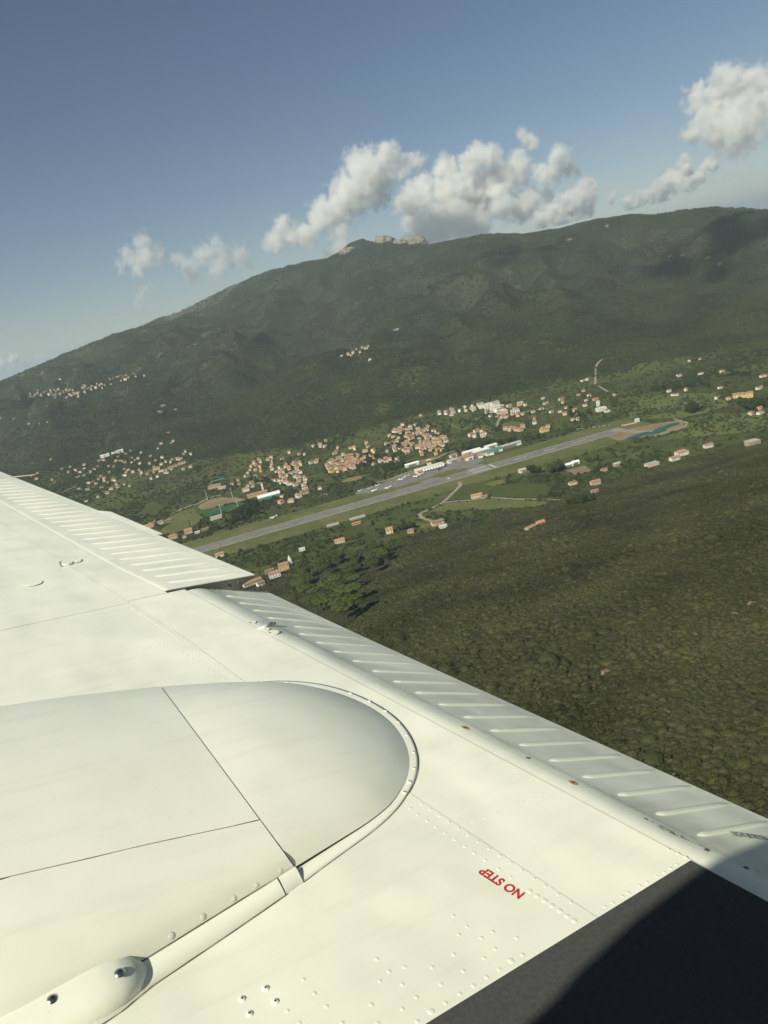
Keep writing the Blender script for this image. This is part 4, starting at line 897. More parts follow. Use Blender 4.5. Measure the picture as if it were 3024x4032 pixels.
for i in range(4):
    rg_ = random.Random(170 + i); bl = [((0, 0, 6.2), (2.6, 2.6, 2.4), 190, .42)]
    for j in range(8):
        a_ = 2 * math.pi * j / 8 + rg_.uniform(-.4, .4); q = rg_.uniform(1.5, 2.5); bl.append(((q * math.cos(a_), q * math.sin(a_), rg_.uniform(3.6, 7.2)), (rg_.uniform(1.4, 2.1), rg_.uniform(1.4, 2.1), rg_.uniform(1.2, 1.9)), 90, .40))
    TREES['broad'].append((trunk_mesh(8.4, .32, 6, 180 + i, .7), crown_mesh('crown', bl, MT['leaf_tree'], 190 + i)))
for i in range(2):
    bl = [((0, 0, 2.5 + 2.2 * j), (1.3 - .2 * j, 1.3 - .2 * j, 1.9), 90, .3) for j in range(5)]
    TREES['cypress'].append((trunk_mesh(10, .2, 3, 280 + i, .8), crown_mesh('crown', bl, MT['leaf_tree'], 290 + i)))
def tree(kind, p, sc, label, group, sz=1.0):
    tm, cm = TREES[kind][random.randrange(len(TREES[kind]))]
    nm = {'pine': 'umbrella_pine', 'broad': 'broadleaf_tree', 'cypress': 'cypress_tree'}[kind]
    t = thing(nm, label, 'tree', (p[0], p[1], p[2] - .1), random.uniform(0, 6.28), group, (sc, sc, sc * sz))
    link('trunk', tm, t); link('crown', cm, t); return t
def trees_in(poly, n, mind, kind, scl, label, group, sz=1.0):
    xs = [p[0] for p in poly]; ys = [p[1] for p in poly]; got = []; rs_ = random.Random(n * 13 + len(label))
    cx = np.array([rs_.uniform(min(xs), max(xs)) for _ in range(n * 20)]); cyy = np.array([rs_.uniform(min(ys), max(ys)) for _ in range(n * 20)])
    m_ = inpoly(cx, cyy, poly); gs = ground(cx[m_], cyy[m_]); gs = gs[~np.isnan(gs[:, 0])]; gs = gs[keep_clear(gs[:, 0], gs[:, 1])]
    for g in gs:
        if len(got) >= n: break
        if np.isnan(g[0]) or any((g[0] - q[0]) ** 2 + (g[1] - q[1]) ** 2 < mind ** 2 for q in got): continue
        got.append(g); tree(kind, g, rs_.uniform(*scl), label, group, sz)
CB.pop()
trees_in(GROVE, 64, 7.5, 'pine', (1.05, 1.45), 'umbrella pine with flat olive crown in the grove beside the yellow house', 'umbrella pines of the grove')
trees_in(Z6([(760, 180), (1120, 150), (1180, 240), (1080, 460), (960, 420), (840, 300)]), 8, 9, 'pine', (1.0, 1.3), 'umbrella pine at the ragged upper edge of the grove', 'umbrella pines on the edge of the grove')
trees_in(Z1([(1060, 800), (1080, 740), (1150, 690), (1250, 640), (1300, 680), (1320, 760), (1200, 800), (1110, 830)]), 18, 6, 'broad', (1.1, 1.6), 'dark tree in the big tree bank between pitch and runway', 'trees of the bank by the pitch')
trees_in(Z1([(930, 850), (1060, 800), (1100, 830), (1020, 880), (960, 880)]), 7, 6, 'broad', (.8, 1.1), 'rounded tree at the runway end of the big tree bank', 'trees at the end of the bank')
trees_in(Z1([(630, 900), (660, 860), (740, 870), (740, 920), (650, 930)]), 5, 6, 'broad', (1.0, 1.3), 'dark tree right behind the tall pink house', 'trees behind the tall pink house')
trees_in(Z1([(765, 930), (800, 890), (880, 910), (860, 945), (790, 950)]), 5, 6, 'broad', (.9, 1.2), 'dark tree at the end of the brown roofed shed', 'trees by the brown shed')
trees_in(Z3([(1470, 850), (1600, 860), (1600, 880), (1480, 880)]), 5, 5, 'broad', (1.3, 1.7), 'tall dark tree in the clump south of the runway', 'trees of the clump south of the runway')
trees_in(Z4([(90, 915), (200, 890), (200, 915), (110, 930)]), 7, 5, 'broad', (1.2, 1.6), 'tall tree beside the white tunnel sheds', 'trees beside the tunnel sheds')
trees_in(Z4([(225, 1150), (300, 1120), (430, 1090), (435, 1120), (330, 1150), (240, 1160)]), 16, 4.5, 'broad', (.8, 1.1), 'dense green tree in the big round thicket by the track', 'trees of the round thicket', .85)
trees_in(Z4([(110, 1090), (215, 1080), (215, 1095), (120, 1100)]), 6, 5, 'broad', (.7, .9), 'dark tree in the small clump above the farm track', 'trees above the farm track')
trees_in(Z4([(1095, 500), (1130, 460), (1190, 500), (1110, 505)]), 6, 6, 'broad', (1.2, 1.6), 'dark tree in the round clump beside the loop road', 'trees right of the loop road')
trees_in(Z4([(830, 345), (950, 320), (1240, 290), (1240, 320), (950, 345)]), 22, 7, 'broad', (1.0, 1.4), 'dark tree in the long belt across the upper valley', 'trees of the long belt')
trees_in(Z4([(1405, 480), (1500, 430), (1659, 420), (1659, 470), (1500, 485)]), 18, 7, 'broad', (1.0, 1.4), 'dark tree in the wood behind the upper fields', 'trees of the upper wood')
trees_in(Z2([(960, 590), (1050, 560), (1180, 530), (1200, 560), (1080, 600), (980, 620)]), 18, 7, 'broad', (.9, 1.3), 'dark tree in the wood beside the terminal', 'trees left of the terminal')
trees_in(Z3([(740, 620), (850, 580), (1000, 570), (1010, 590), (800, 625)]), 14, 7, 'broad', (.9, 1.3), 'dark tree behind the hangars', 'trees behind the hangars')
trees_in(Z3([(1020, 560), (1200, 525), (1480, 480), (1640, 470), (1640, 490), (1300, 540), (1050, 580)]), 18, 8, 'broad', (.8, 1.1), 'tree in the hedge along the far runway grass', 'trees of the runway hedge')
trees_in(Z2([(1100, 330), (1240, 340), (1240, 420), (1120, 430), (1010, 400)]), 10, 8, 'broad', (.9, 1.3), 'dark tree below the dense hill town', 'trees below the hill town')
trees_in(Z2([(700, 480), (900, 470), (980, 440), (980, 520), (760, 580)]), 12, 8, 'broad', (.8, 1.2), 'green tree among the gardens behind the terminal', 'garden trees')
trees_in(Z1([(1200, 400), (1350, 380), (1480, 380), (1400, 440), (1250, 440)]), 9, 8, 'broad', (.9, 1.3), 'dark tree behind the white villa and the long shed', 'trees behind the long shed')
trees_in(Z4([(200, 500), (280, 470), (420, 500), (400, 560), (240, 590)]), 14, 8, 'broad', (.9, 1.3), 'green tree in the wood below the big white villa', 'trees below the white villa')
trees_in(Z2([(1090, 1160), (1210, 1130), (1290, 1140), (1270, 1165), (1110, 1185)]), 7, 6, 'broad', (.9, 1.2), 'dark tree between the cream farmhouse and the ochre barn', 'trees by the cream farmhouse')
for zx, zy in [(555, 905), (1370, 760)]:
    tree('cypress', G1(*Z1([(zx, zy)])[0]), 1.0, 'dark slim cypress standing at the meadow edge', 'cypresses')
# bare granite crags on the crest and stones in the scrub
def crag(px, py, w_, h_, seed, label, group=None, az=None, mat=None):
    g = G1(px, py)
    if az is not None:
        r_ = float(ridge_r(az)); g = np.array([r_ * math.sin(R(az)), r_ * math.cos(R(az)), 0]); g[2] = Hmap(g[:1], g[1:2])[0]
    v_, f_ = ico(3, (1, 1, 1), (0, 0, 0), .0, seed); n3 = fbm(v_[:, 0] * 2.2 + seed, v_[:, 1] * 2.2 + v_[:, 2] * 1.7, 4, seed)
    n4 = np.abs(fbm(v_[:, 0] * 6 + seed, v_[:, 1] * 6 + v_[:, 2] * 5, 3, seed + 9) - .5); v_ = v_ * (.45 + .8 * n3[:, None] + .9 * n4[:, None]) * np.array([w_ / 2, w_ / 2 * .7, h_])
    o = link('granite_crag', mesh_np('granite_crag', v_, f_, mat or rockm), loc=(g[0], g[1], g[2] - h_ * .15)); tag(o, label, 'rock', group); return o
crag(1515, 968, 130, 42, 1, 'tallest bare granite crag of the crest beside the dark knob', None, 4.3); crag(1575, 972, 110, 28, 2, 'low bare granite crag between two taller crest crags', None, 5.4); crag(1650, 975, 120, 40, 3, 'bare granite crag at the wooded end of the rocky crest', None, 6.5)
crag(1370, 990, 90, 26, 4, 'dark crag on the wooded shoulder below the rocky crest')
for i, (px, py) in enumerate([(2835, 1040), (2690, 1005), (2240, 945), (2640, 1010), (2790, 1015), (1560, 1300), (2390, 890), (640, 1600), (625, 1625), (690, 1615), (215, 1570)]):
    crag(px, py, 18 + 5 * (i % 3), 6, 10 + i, 'pale granite outcrop showing through the mountain woods', 'granite outcrops')
red_rock = simple('reddish_stone', (.17, .12, .08), .95, .35, 1.2)
for i, (px, py) in enumerate([(2620, 2810), (2385, 2650), (2180, 2265), (1515, 2460), (2070, 2790), (2960, 2380), (2890, 2420)]):
    crag(px, py, 3.0 + .8 * (i % 3), 1.2, 40 + i, 'small reddish stone patch in the near scrub', 'stones in the scrub', None, red_rock)

# ------------------------------------------------------------------ the aeroplane we sit in: right wing, flap, aileron, engine nacelle
plane = link('airplane', None)
MA = Matrix.Identity(4); org = CAM - EYE * AX_N
for i in range(3): MA[i][0], MA[i][1], MA[i][2], MA[i][3] = AX_A[i], AX_O[i], AX_N[i], org[i]
plane.matrix_world = MA
tag(plane, 'white twin engined airplane whose riveted right wing and nacelle fill the foreground', 'airplane')
def W(px, py, z=0.0):
    """photo point -> (a, o) on a level z over the wing datum"""
    r = np.array([px - 1512.0, py - 2016.0, FPX]); t = -(EYE - z) / (r @ _n); p = r * t; return float(p @ _a), float(p @ _o)
def spar(o): return np.interp(o, [.1, .605, .987, 1.556, 1.867, 2.244, 3.475, 5.4], [.80, .721, .662, .578, .543, .482, .274, -.05])
def shroud(o): return np.interp(o, [.1, .487, .847, 1.836, 2.25], [1.012, .950, .890, .722, .655])
def hinge(o): return np.interp(o, [2.2, 2.251, 2.603, 3.846, 5.4], [.611, .602, .525, .316, .055])
def loft_rows(rows, mat, name, parent, smooth=True, closed=False):
    """rows: (n, m, 3)"""
    rows = np.asarray(rows, float); n_, m_ = rows.shape[:2]; V_ = rows.reshape(-1, 3)
    i_, j_ = np.meshgrid(np.arange(n_ - 1), np.arange(m_ if closed else m_ - 1), indexing='ij'); jn = (j_ + 1) % m_
    Q_ = np.stack([i_ * m_ + j_, i_ * m_ + jn, (i_ + 1) * m_ + jn, (i_ + 1) * m_ + j_], -1).reshape(-1, 4)
    return link(name, mesh_grid(name, V_, Q_, mat, smooth), parent)
def solid(o, th, off=-1):
    md = o.modifiers.new('thick', 'SOLIDIFY'); md.thickness = th; md.offset = off; e_ = o.modifiers.new('crease', 'EDGE_SPLIT'); e_.split_angle = R(48); return o
P_ = MT['paint']
# inner box of the wing (closed body under the skins)
os_ = np.linspace(.18, 5.3, 40)
def le(o): return -1.15 + .05 * o
rows = []
for o in os_:
    te = shroud(o) if o < 2.22 else hinge(o); l = le(o); th = .24 - .024 * o
    pr = [(l, -.10), (l + .06, -.035), (l + .2, -.012), (te - .06, -.012), (te - .05, -.05), (te - .06, -.08), (l + .5, -th), (l + .15, -th * .85)]
    rows.append([(a_, o, z_) for a_, z_ in pr])
wing = loft_rows(rows, MT['paint_edge'], 'wing', plane, False, True)
wing['label'] = 'white riveted right wing with black walkway strip'
bm = bmesh.new(); bm.from_mesh(wing.data); bm.verts.ensure_lookup_table()
bm.faces.new([bm.verts[j] for j in range(8)]); bm.faces.new([bm.verts[(len(os_) - 1) * 8 + j] for j in range(8)][::-1]); bmesh.ops.recalc_face_normals(bm, faces=bm.faces); bm.to_mesh(wing.data); bm.free()
# skins, each a sheet with real gaps between
GAP = .0009
def skin(o0, o1, fa0, fa1, z, na_=24, no_=60, le_round=False):
    rows = []
    for o in np.linspace(o0, o1, no_):
        a0, a1 = fa0(o), fa1(o); r_ = []
        for u in np.linspace(0, 1, na_):
            a_ = a0 + (a1 - a0) * u; zz = z
            if le_round:
                q = max(0, (-.45 - a_) / (.7)); zz = z - .10 * q ** 2
            r_.append((a_, o, zz))
        rows.append(r_)
    s_ = loft_rows(rows, P_, 'skin_panel', wing); 
    return solid(s_, .0016)
skin(.18, 2.2185, lambda o: le(o), lambda o: spar(o) - GAP, .0, le_round=True)
skin(2.2215, 5.3, lambda o: le(o), lambda o: spar(o) - GAP * .8, .0, le_round=True)
skin(.18, 2.235, lambda o: spar(o) + GAP, lambda o: shroud(o), -.0008)
skin(2.2385, 5.3, lambda o: spar(o) + GAP * .8, lambda o: hinge(o), -.0008)
# dark sealant under the seams
def strip(pts, w_, z, mat, name, parent):
    P2 = np.array(pts, float); T = np.gradient(P2, axis=0); T /= np.linalg.norm(T, axis=1, keepdims=True); N2 = np.stack([-T[:, 1], T[:, 0]], 1)
    A_ = P2 + N2 * w_ / 2; B_ = P2 - N2 * w_ / 2; zz = np.broadcast_to(np.asarray(z, float), len(P2))
    return loft_rows([[(*A_[i], zz[i]) for i in range(len(P2))][::-1], [(*B_[i], zz[i]) for i in range(len(P2))][::-1]], mat, name, parent, False)
strip([(spar(o), o) for o in np.linspace(.2, 5.2, 60)], .012, -.0040, MT['gap'], 'seam_sealant', wing)
strip([(a_, 2.220 if a_ < .49 else 2.2368) for a_ in (-.9, -.2, .2, .484)], .012, -.0044, MT['gap'], 'seam_sealant', wing)
strip([(a_, 2.2368) for a_ in (.485, .55, .60)], .012, -.0048, MT['gap'], 'seam_sealant', wing)
# stiffening doubler and walkway
rows = [[(a_, o, .0011) for a_ in np.linspace(.12, shroud(o) - .004, 12)] for o in np.linspace(.19, .6, 14)]
walk = solid(loft_rows(rows, MT['walk'], 'walkway', wing, False), .0009); walk['label'] = 'black non slip walkway strip at the wing root'

# flap
def fl_te(o): return np.interp(o, [.2, .651, 1.248, 2.272, 2.4], [1.336, 1.253, 1.143, .954, .932])
FZ = -.100
def flap_pt(o, d):
    ch = fl_te(o) - shroud(o)
    if d <= .085: z = np.interp(d, [-.035, -.01, .0, .02, .035, .05, .065, .085], [-.016, -.0040, -.0030, -.0038, -.0062, -.0105, -.0155, -.0240])
    else: z = -.0240 + (FZ + .0240) * (d - .085) / (ch - .085)
    return (shroud(o) + d, o, float(z))
ds = list(np.linspace(-.035, .085, 22))
rows = []
for o in np.linspace(.2, 2.222, 50):
    ch = fl_te(o) - shroud(o); sk = .085 * (o / 2.222) ** 6
    r_ = [(flap_pt(o, d)) for d in ds] + [flap_pt(o, .085 + (ch - .085) * u) for u in (.25, .5, .75, .92, .97, 1.0)]
    r_ += [(r_[-1][0] - .001, o, FZ - .0022), (shroud(o) + .1, o, -.100), (shroud(o) - .01, o, -.075), (shroud(o) - .035, o, -.045)]
    r_ = [(a_, o + sk * max(0, (a_ - shroud(o)) / ch), z_) for a_, _, z_ in r_]
    rows.append(r_)
flap = loft_rows(rows, P_, 'flap', plane, True, True); flap['label'] = 'lowered white flap with pressed stiffening beads'
bm = bmesh.new(); bm.from_mesh(flap.data); bm.verts.ensure_lookup_table(); m_ = len(rows[0])
bm.faces.new([bm.verts[j] for j in range(m_)]); bm.faces.new([bm.verts[(len(rows) - 1) * m_ + j] for j in range(m_)][::-1]); bmesh.ops.recalc_face_normals(bm, faces=bm.faces)
for e in bm.edges:
    if len(e.link_faces) == 2 and e.calc_face_angle(0) > .6: e.smooth = False
bm.to_mesh(flap.data); bm.free()
# aileron
def al_te(o): return np.interp(o, [2.2, 2.30, 3.50, 4.53, 5.4], [.919, .899, .658, .441, .26])
def al_pt(o, d):
    ch = al_te(o) - hinge(o)
    z = np.interp(d, [-.03, -.008, 0, .008, .016, .026, .036, ch], [-.016, -.0060, -.0032, -.0018, -.0012, -.0015, -.0020, -.013]); return (hinge(o) + d, o, float(z))
rows = []
for o in np.linspace(2.262, 4.50, 50):
    ch = al_te(o) - hinge(o)
    r_ = [al_pt(o, d) for d in np.linspace(-.03, .036, 14)] + [al_pt(o, .036 + (ch - .036) * u) for u in (.3, .6, .9, .955, 1.0)]
    r_ += [(r_[-1][0] - .001, o, -.0155), (r_[-1][0] - .11, o, -.070), (hinge(o) + .05, o, -.092), (hinge(o) - .03, o, -.06)]
    rows.append(r_)
ail = loft_rows(rows, P_, 'aileron', plane, True, True); ail['label'] = 'white aileron with long pressed beads beyond the flap'
bm = bmesh.new(); bm.from_mesh(ail.data); bm.verts.ensure_lookup_table(); m_ = len(rows[0])
bm.faces.new([bm.verts[j] for j in range(m_)]); bm.faces.new([bm.verts[(len(rows) - 1) * m_ + j] for j in range(m_)][::-1]); bmesh.ops.recalc_face_normals(bm, faces=bm.faces)
for e in bm.edges:
    if len(e.link_faces) == 2 and e.calc_face_angle(0) > .6: e.smooth = False
bm.to_mesh(ail.data); bm.free()
# recessed inboard rib of the aileron; its shade is put into the colour
r0 = rows[0]; rib = [p for p in r0[8:]]
o_ = 2.2600; rb = MB().add([(a_, o_, z_ * .97 - .002) for a_, _, z_ in r0], [tuple(range(m_))[::-1]]); rb.build('end_rib', simple('rib_painted_shade', (.13, .13, .12), .5, .25, 12), ail)
for px, py in ((877, 2287), (907, 2273)):
    a_, o2 = W(px, py, -.03); MB().tube((a_, 2.258, -.028), (a_, 2.2592, -.028), .004, .004, 10).build('rib_hole', MT['gap'], ail)
# fixed tip outboard of the aileron
rows = [[(hinge(o) + (al_te(o) - hinge(o)) * u, o, -.001 - .011 * u) for u in np.linspace(0, 1, 8)] for o in np.linspace(4.506, 5.3, 8)]
solid(loft_rows(rows, P_, 'wing_tip', plane), .004)
# pressed beads
def bead_mesh(name, L_, wd_, ht, front):
    xs_ = [0, front * .25, front * .6, front, L_ * .5, L_ - front * 1.6, L_ - front * .8, L_]; ws = [.10, .5, .85, 1, 1, 1, .9, .6]; hs = [.0, .45, .85, 1, 1, .9, .6, .15]; k_ = 9
    rows_ = [[(x_, wd_ / 2 * w_ * math.cos(math.pi * j / (k_ - 1)), ht * h_ * math.sin(math.pi * j / (k_ - 1)) - .0004) for j in range(k_)][::-1] for x_, w_, h_ in zip(xs_, ws, hs)]
    R_ = np.array(rows_); n_, m2 = R_.shape[:2]; i_, j_ = np.meshgrid(np.arange(n_ - 1), np.arange(m2 - 1), indexing='ij')
    Q_ = np.stack([i_ * m2 + j_, (i_ + 1) * m2 + j_, (i_ + 1) * m2 + j_ + 1, i_ * m2 + j_ + 1], -1).reshape(-1, 4)[:, ::-1]
    return mesh_grid(name, R_.reshape(-1, 3), Q_, P_, True)
fb = bead_mesh('bead', .150, .0155, .0042, .016); fbs = bead_mesh('bead', .115, .0155, .0042, .016)
for k in range(-2, 24):
    o = 1.994 - .0746 * k
    if o < .64: break
    short = (k == 2)
    d0 = .094 + (.035 if short else 0); p_ = flap_pt(o, d0); ch = fl_te(o) - shroud(o); slope = math.atan2(-(FZ + .024), ch - .085)
    b_ = link('bead', fbs if short else fb, flap, loc=(p_[0], p_[1] + .085 * (o / 2.222) ** 6 * .4, p_[2])); b_.rotation_euler = (0, slope, 0)
    b_.scale = ((ch - d0 - .002) / (.115 if short else .150), 1, 1)
ab = bead_mesh('bead', .21, .027, .0042, .040)
for k in range(0, 26):
    o = 2.332 + .0838 * k
    if o > 4.46: break
    p_ = al_pt(o, .045); ch = al_te(o) - hinge(o); b_ = link('bead', ab, ail, loc=p_); b_.scale = ((ch - .045 - .022) / .21, 1, 1); b_.rotation_euler = (0, math.atan2(.011, ch), -.10)
# trim tab and static wick
t0, t1 = W(372, 2002), W(505, 2047); tt0 = W(398, 2001); 
MB().add([(t0[0] + .0, t0[1], -.010), (t1[0] - .004, t1[1] + .01, -.010), (t1[0] + .012, t1[1] - .005, -.013), (tt0[0] + .006, tt0[1], -.013)], [(0, 1, 2, 3)])
tab = MB().prism([(al_te(3.46) - .004, 3.46), (al_te(2.93) - .004, 2.93), (al_te(2.93) + .022, 2.925), (al_te(3.40) + .030, 3.40)][::-1], -.0155, -.0125); tab.build('trim_tab', P_, ail)
wk = W(140, 1869, .0); wk0 = W(42, 1874, 0); MB().tube((wk0[0], wk0[1], -.008), (wk[0], wk[1], .0), .0035, .0028, 8).build('static_wick', simple('wick_plastic', (.45, .42, .33), .6, .1, 50), ail)

# rivets
def dome_mesh(name, r_, h_, mat, k_=10):
    vs = [(0, 0, h_)]; fs = []
    for i, (q, zz) in enumerate([(.5, .82), (.85, .45), (1.0, 0.0)]):
        for j in range(k_): vs.append((q * r_ * math.cos(2 * math.pi * j / k_), q * r_ * math.sin(2 * math.pi * j / k_), zz * h_))
    fs += [(0, 1 + j, 1 + (j + 1) % k_) for j in range(k_)]
    for i in range(2):
        b0 = 1 + i * k_; b1 = b0 + k_; fs += [(b0 + j, b1 + j, b1 + (j + 1) % k_, b0 + (j + 1) % k_) for j in range(k_)]
    return mesh_np(name, vs, fs, mat, True)
RV = dome_mesh('rivet', .0034, .0006, P_); RVB = dome_mesh('rivet', .0050, .0008, P_); RVS = dome_mesh('rivet', .0025, .0005, P_)
def wz(a_, o): return -.0008 if a_ > spar(o) else 0.0
def rivets(pts, me_, fn=None, z=None):
    for px, py in pts:
        a_, o = W(px, py); link('rivet', me_, wing, loc=(a_, o, wz(a_, o) if z is None else z))
Z7 = zreg(1500, 3000, 2.074); Z8 = zreg(900, 2832, 1.3825); Z9 = zreg(2324, 2900, 2.37); ZA = zreg(500, 2100, 2.765)
rivets(Z7([(333, 343), (405, 390), (480, 440), (555, 490), (637, 543), (713, 597), (795, 652), (883, 708), (970, 765), (1060, 825), (1153, 885), (1252, 953), (1343, 1013), (1447, 1082), (1553, 1148), (242, 378), (303, 427), (378, 480), (450, 530), (525, 580), (603, 635), (685, 690), (762, 745), (850, 802), (962, 875), (1058, 940)]), RV)
rivets(Z7([(1215, 1055), (1275, 1095), (1337, 1133), (1397, 1175), (1460, 1215), (1522, 1258), (1577, 1298)]), RVB)
rivets(Z7([(750, 493), (847, 453), (937, 415), (1025, 376), (1157, 323), (1236, 289), (1313, 253)]), RVS)
rivets(Z8([(1223, 1070), (1298, 1128), (1253, 1172), (1375, 1190), (1437, 1157), (1568, 1190), (1452, 1250), (1225, 1280), (807, 1305), (873, 1373), (955, 1347), (1108, 1350), (1390, 1300), (1277, 1370), (823, 1425), (945, 1443), (1157, 1443), (408, 1417), (468, 1493), (532, 1562), (320, 1587), (777, 1553), (1022, 1513), (945, 1577), (1180, 1545), (1258, 1495), (1333, 1450), (1405, 1405), (1473, 1362), (1600, 1282), (1027, 1645), (385, 1655), (617, 1652), (812, 1655)]), RV)
rivets(Z8([(1103, 1592), (1537, 1315)]), RVB)
rivets(Z9([(135, 1583), (210, 1548), (303, 1487), (358, 1455), (465, 1388), (530, 1355), (627, 1300), (690, 1262), (750, 1225), (812, 1192), (890, 1120), (818, 1087), (733, 1047)]), RV)
rivets(ZA([(65 + 33.5 * i, 815 + 21.8 * i) for i in range(14)]), RVB)
rivets(ZA([(550, 1155), (605, 1187), (683, 1222), (705, 1253), (750, 1285), (808, 1322), (848, 1352), (890, 1387), (937, 1418), (988, 1451), (1035, 1485), (1088, 1520), (1140, 1555), (1193, 1588), (470, 1220), (540, 1260), (600, 1297), (655, 1332), (710, 1365), (770, 1400), (825, 1438), (880, 1475), (935, 1513), (993, 1552), (1050, 1592), (390, 1165), (310, 1178)]), RV)
rivets(ZA([(680, 1120), (760, 1100), (833, 1080), (910, 1063), (993, 1040), (1072, 1018), (1158, 995), (735, 1153), (812, 1130), (888, 1112), (965, 1092), (1048, 1070), (1133, 1048), (1212, 1025), (690, 1078), (785, 1060), (878, 1042), (850, 1167), (925, 1140), (1000, 1112), (1078, 1085), (765, 1197), (205, 1247), (250, 1268), (310, 1257), (265, 1297), (385, 1278), (95, 1300), (180, 1280), (270, 1203)]), RVS)
# far rows joined: the spar rows, rib rows and rows along flap and aileron
def joined(name, pts, proto, parent, r_=1.0):
    VV = []; FF = []; b0 = 0; pv = np.array([v.co[:] for v in proto.vertices]); pf = [tuple(p.vertices) for p in proto.polygons]
    for (a_, o, z_, nx) in pts:
        c_, s_ = math.cos(nx), math.sin(nx); q = pv * r_; rot = np.stack([q[:, 0] * c_ + q[:, 2] * s_, q[:, 1], -q[:, 0] * s_ + q[:, 2] * c_], 1)
        VV.append(rot + np.array([a_, o, z_])); FF += [tuple(i + b0 for i in f) for f in pf]; b0 += len(pv)
    o_ = link(name, mesh_np(name, np.vstack(VV), FF, P_, True), parent); o_['kind'] = 'stuff'; return o_
far = [(spar(o) - .018, o, 0, 0) for o in np.arange(2.26, 5.1, .031)] + [(spar(o) - .05, o, 0, 0) for o in np.arange(2.26, 2.9, .038)]
far += [(a_, 2.205, 0, 0) for a_ in np.arange(-.8, .46, .026)] + [(a_, 2.245, 0, 0) for a_ in np.arange(-.8, .44, .03)] + [(a_, 2.25, -.0008, 0) for a_ in np.arange(.50, .6, .024)]
for oo, a0, a1 in ((2.62, -.6, .50), (2.66, .1, .50), (3.05, -.6, .42), (3.55, -.6, .30), (4.0, -.6, .22), (1.88, -.5, .50)):
    far += [(a_, oo, wz(a_, oo), 0) for a_ in np.arange(a0, a1, .042)]
for aa in (.16, .235):
    far += [(aa, o, 0, 0) for o in np.arange(2.42, 2.66, .022)]
joined('rivet_rows', far, RVS, wing, 1.0)
frv = []
for o in np.arange(.25, 2.2, .037):
    p_ = flap_pt(o, .080); frv.append((p_[0], p_[1], p_[2], .45))
for o in np.arange(.25, 2.2, .026):
    ch = fl_te(o) - shroud(o); p_ = flap_pt(o, ch - .008); frv.append((p_[0], p_[1] + .082 * (o / 2.222) ** 6, p_[2], .37))
for u in np.linspace(.09, .25, 9): p_ = flap_pt(2.205, u); frv.append((p_[0], p_[1] + .05, p_[2], .37))
joined('rivet_rows', frv, RVS, flap, 1.05)
arv = [(*al_pt(o, .036), 0) for o in np.arange(2.28, 4.48, .021)] + [(al_te(o) - .006, o, al_pt(o, al_te(o) - hinge(o) - .006)[2], 0) for o in np.arange(2.28, 4.48, .03)]
arv += [(hinge(2.272) + u, 2.272, al_pt(2.272, u)[2], 0) for u in np.arange(.04, .28, .017)]
joined('rivet_rows', arv, RVS, ail, .9)
# cross-head screws on the wing and small fittings
def screw(parent, a_, o, z_, r_, mat, tilt=(0, 0)):
    s_ = link('screw', dome_mesh('screw', r_, r_ * .42, mat, 16), parent, loc=(a_, o, z_)); s_.rotation_euler = (tilt[0], tilt[1], random.uniform(0, 1.5))
    c_ = MB().box(-r_ * .34, r_ * .34, -r_ * .10, r_ * .10, r_ * .30, r_ * .455).box(-r_ * .10, r_ * .10, -r_ * .34, r_ * .34, r_ * .30, r_ * .4551).build('cross_slot', MT['screw_slot'], s_); return s_
ZB = zreg(900, 3432, 2.765)
for px, py in ZB([(405, 1272), (148, 1387), (510, 1417), (228, 1550)]): a_, o = W(px, py); screw(wing, a_, o, 0, .0052, P_)
for px, py in ((1831, 2864), (2256, 3079)):
    a_, o = W(px, py, -.006); z_ = flap_pt(o, a_ - shroud(o))[2]; tl = math.atan2(flap_pt(o, a_ - shroud(o))[2] - flap_pt(o, a_ - shroud(o) + .01)[2], .01)
    d_ = MB().tube((0, 0, -.002), (0, 0, .0012), .0085, .0085, 20).build('primer_ring', MT['brass'], flap); d_.location = (a_, o, z_); d_.rotation_euler = (0, tl, 0)
    MB().tube((0, 0, 0), (0, 0, .0022), .003, .003, 12).build('drain_hole', MT['gap'], d_)
for px, py in ((2078, 2981), (2783, 3342), (2938, 3406)):
    a_, o = W(px, py, -.008); z_ = flap_pt(o, a_ - shroud(o))[2]; MB().tube((a_, o, z_ - .003), (a_, o, z_ + .0007), .004, .004, 10).build('drain_hole', MT['gap'], flap)
# aileron hinge bracket in its cut-out
a_, o = W(248, 2221); hb = MB()
cut = MB().prism([(a_ - .012, o - .03), (a_ + .006, o - .03), (a_ + .014, o + .0), (a_ + .008, o + .035), (a_ - .008, o + .035)], -.002, .0004).build('hinge_recess', MT['gap'], ail)
a_, o = W(265, 2222); MB().prism([(a_ + .012 * math.cos(t_) * (1.5), o + .016 * math.sin(t_)) for t_ in np.linspace(0, 6.28, 14)[:-1]], -.001, .007).build('hinge_arm', P_, ail)
a_, o = W(282, 2212); br = MB().prism([(a_ + .034 * math.cos(t_), o + .030 * math.sin(t_)) for t_ in np.linspace(0, 6.28, 16)[:-1]], -.002, .0030).build('hinge_plate', P_, ail)
for px, py in ((264 + 3, 2208), (280, 2217), (291, 2212)): q = W(px, py); link('rivet', RVB, ail, loc=(q[0] + .02, q[1], .003))
a_, o = W(150, 1840 + 1265 / 2.765 * 1.0); a_, o = W(132, 2297)
MB().prism([(a_ + .030 * math.cos(t_), o + .030 * math.sin(t_)) for t_ in np.linspace(0, 6.28, 24)[:-1]], -.001, .0007).build('inspection_rim', MT['gap'], wing)
MB().prism([(a_ + .0285 * math.cos(t_) - .001, o + .0285 * math.sin(t_) + .0012) for t_ in np.linspace(0, 6.28, 24)[:-1]], -.001, .0022).build('inspection_cover', P_, wing)
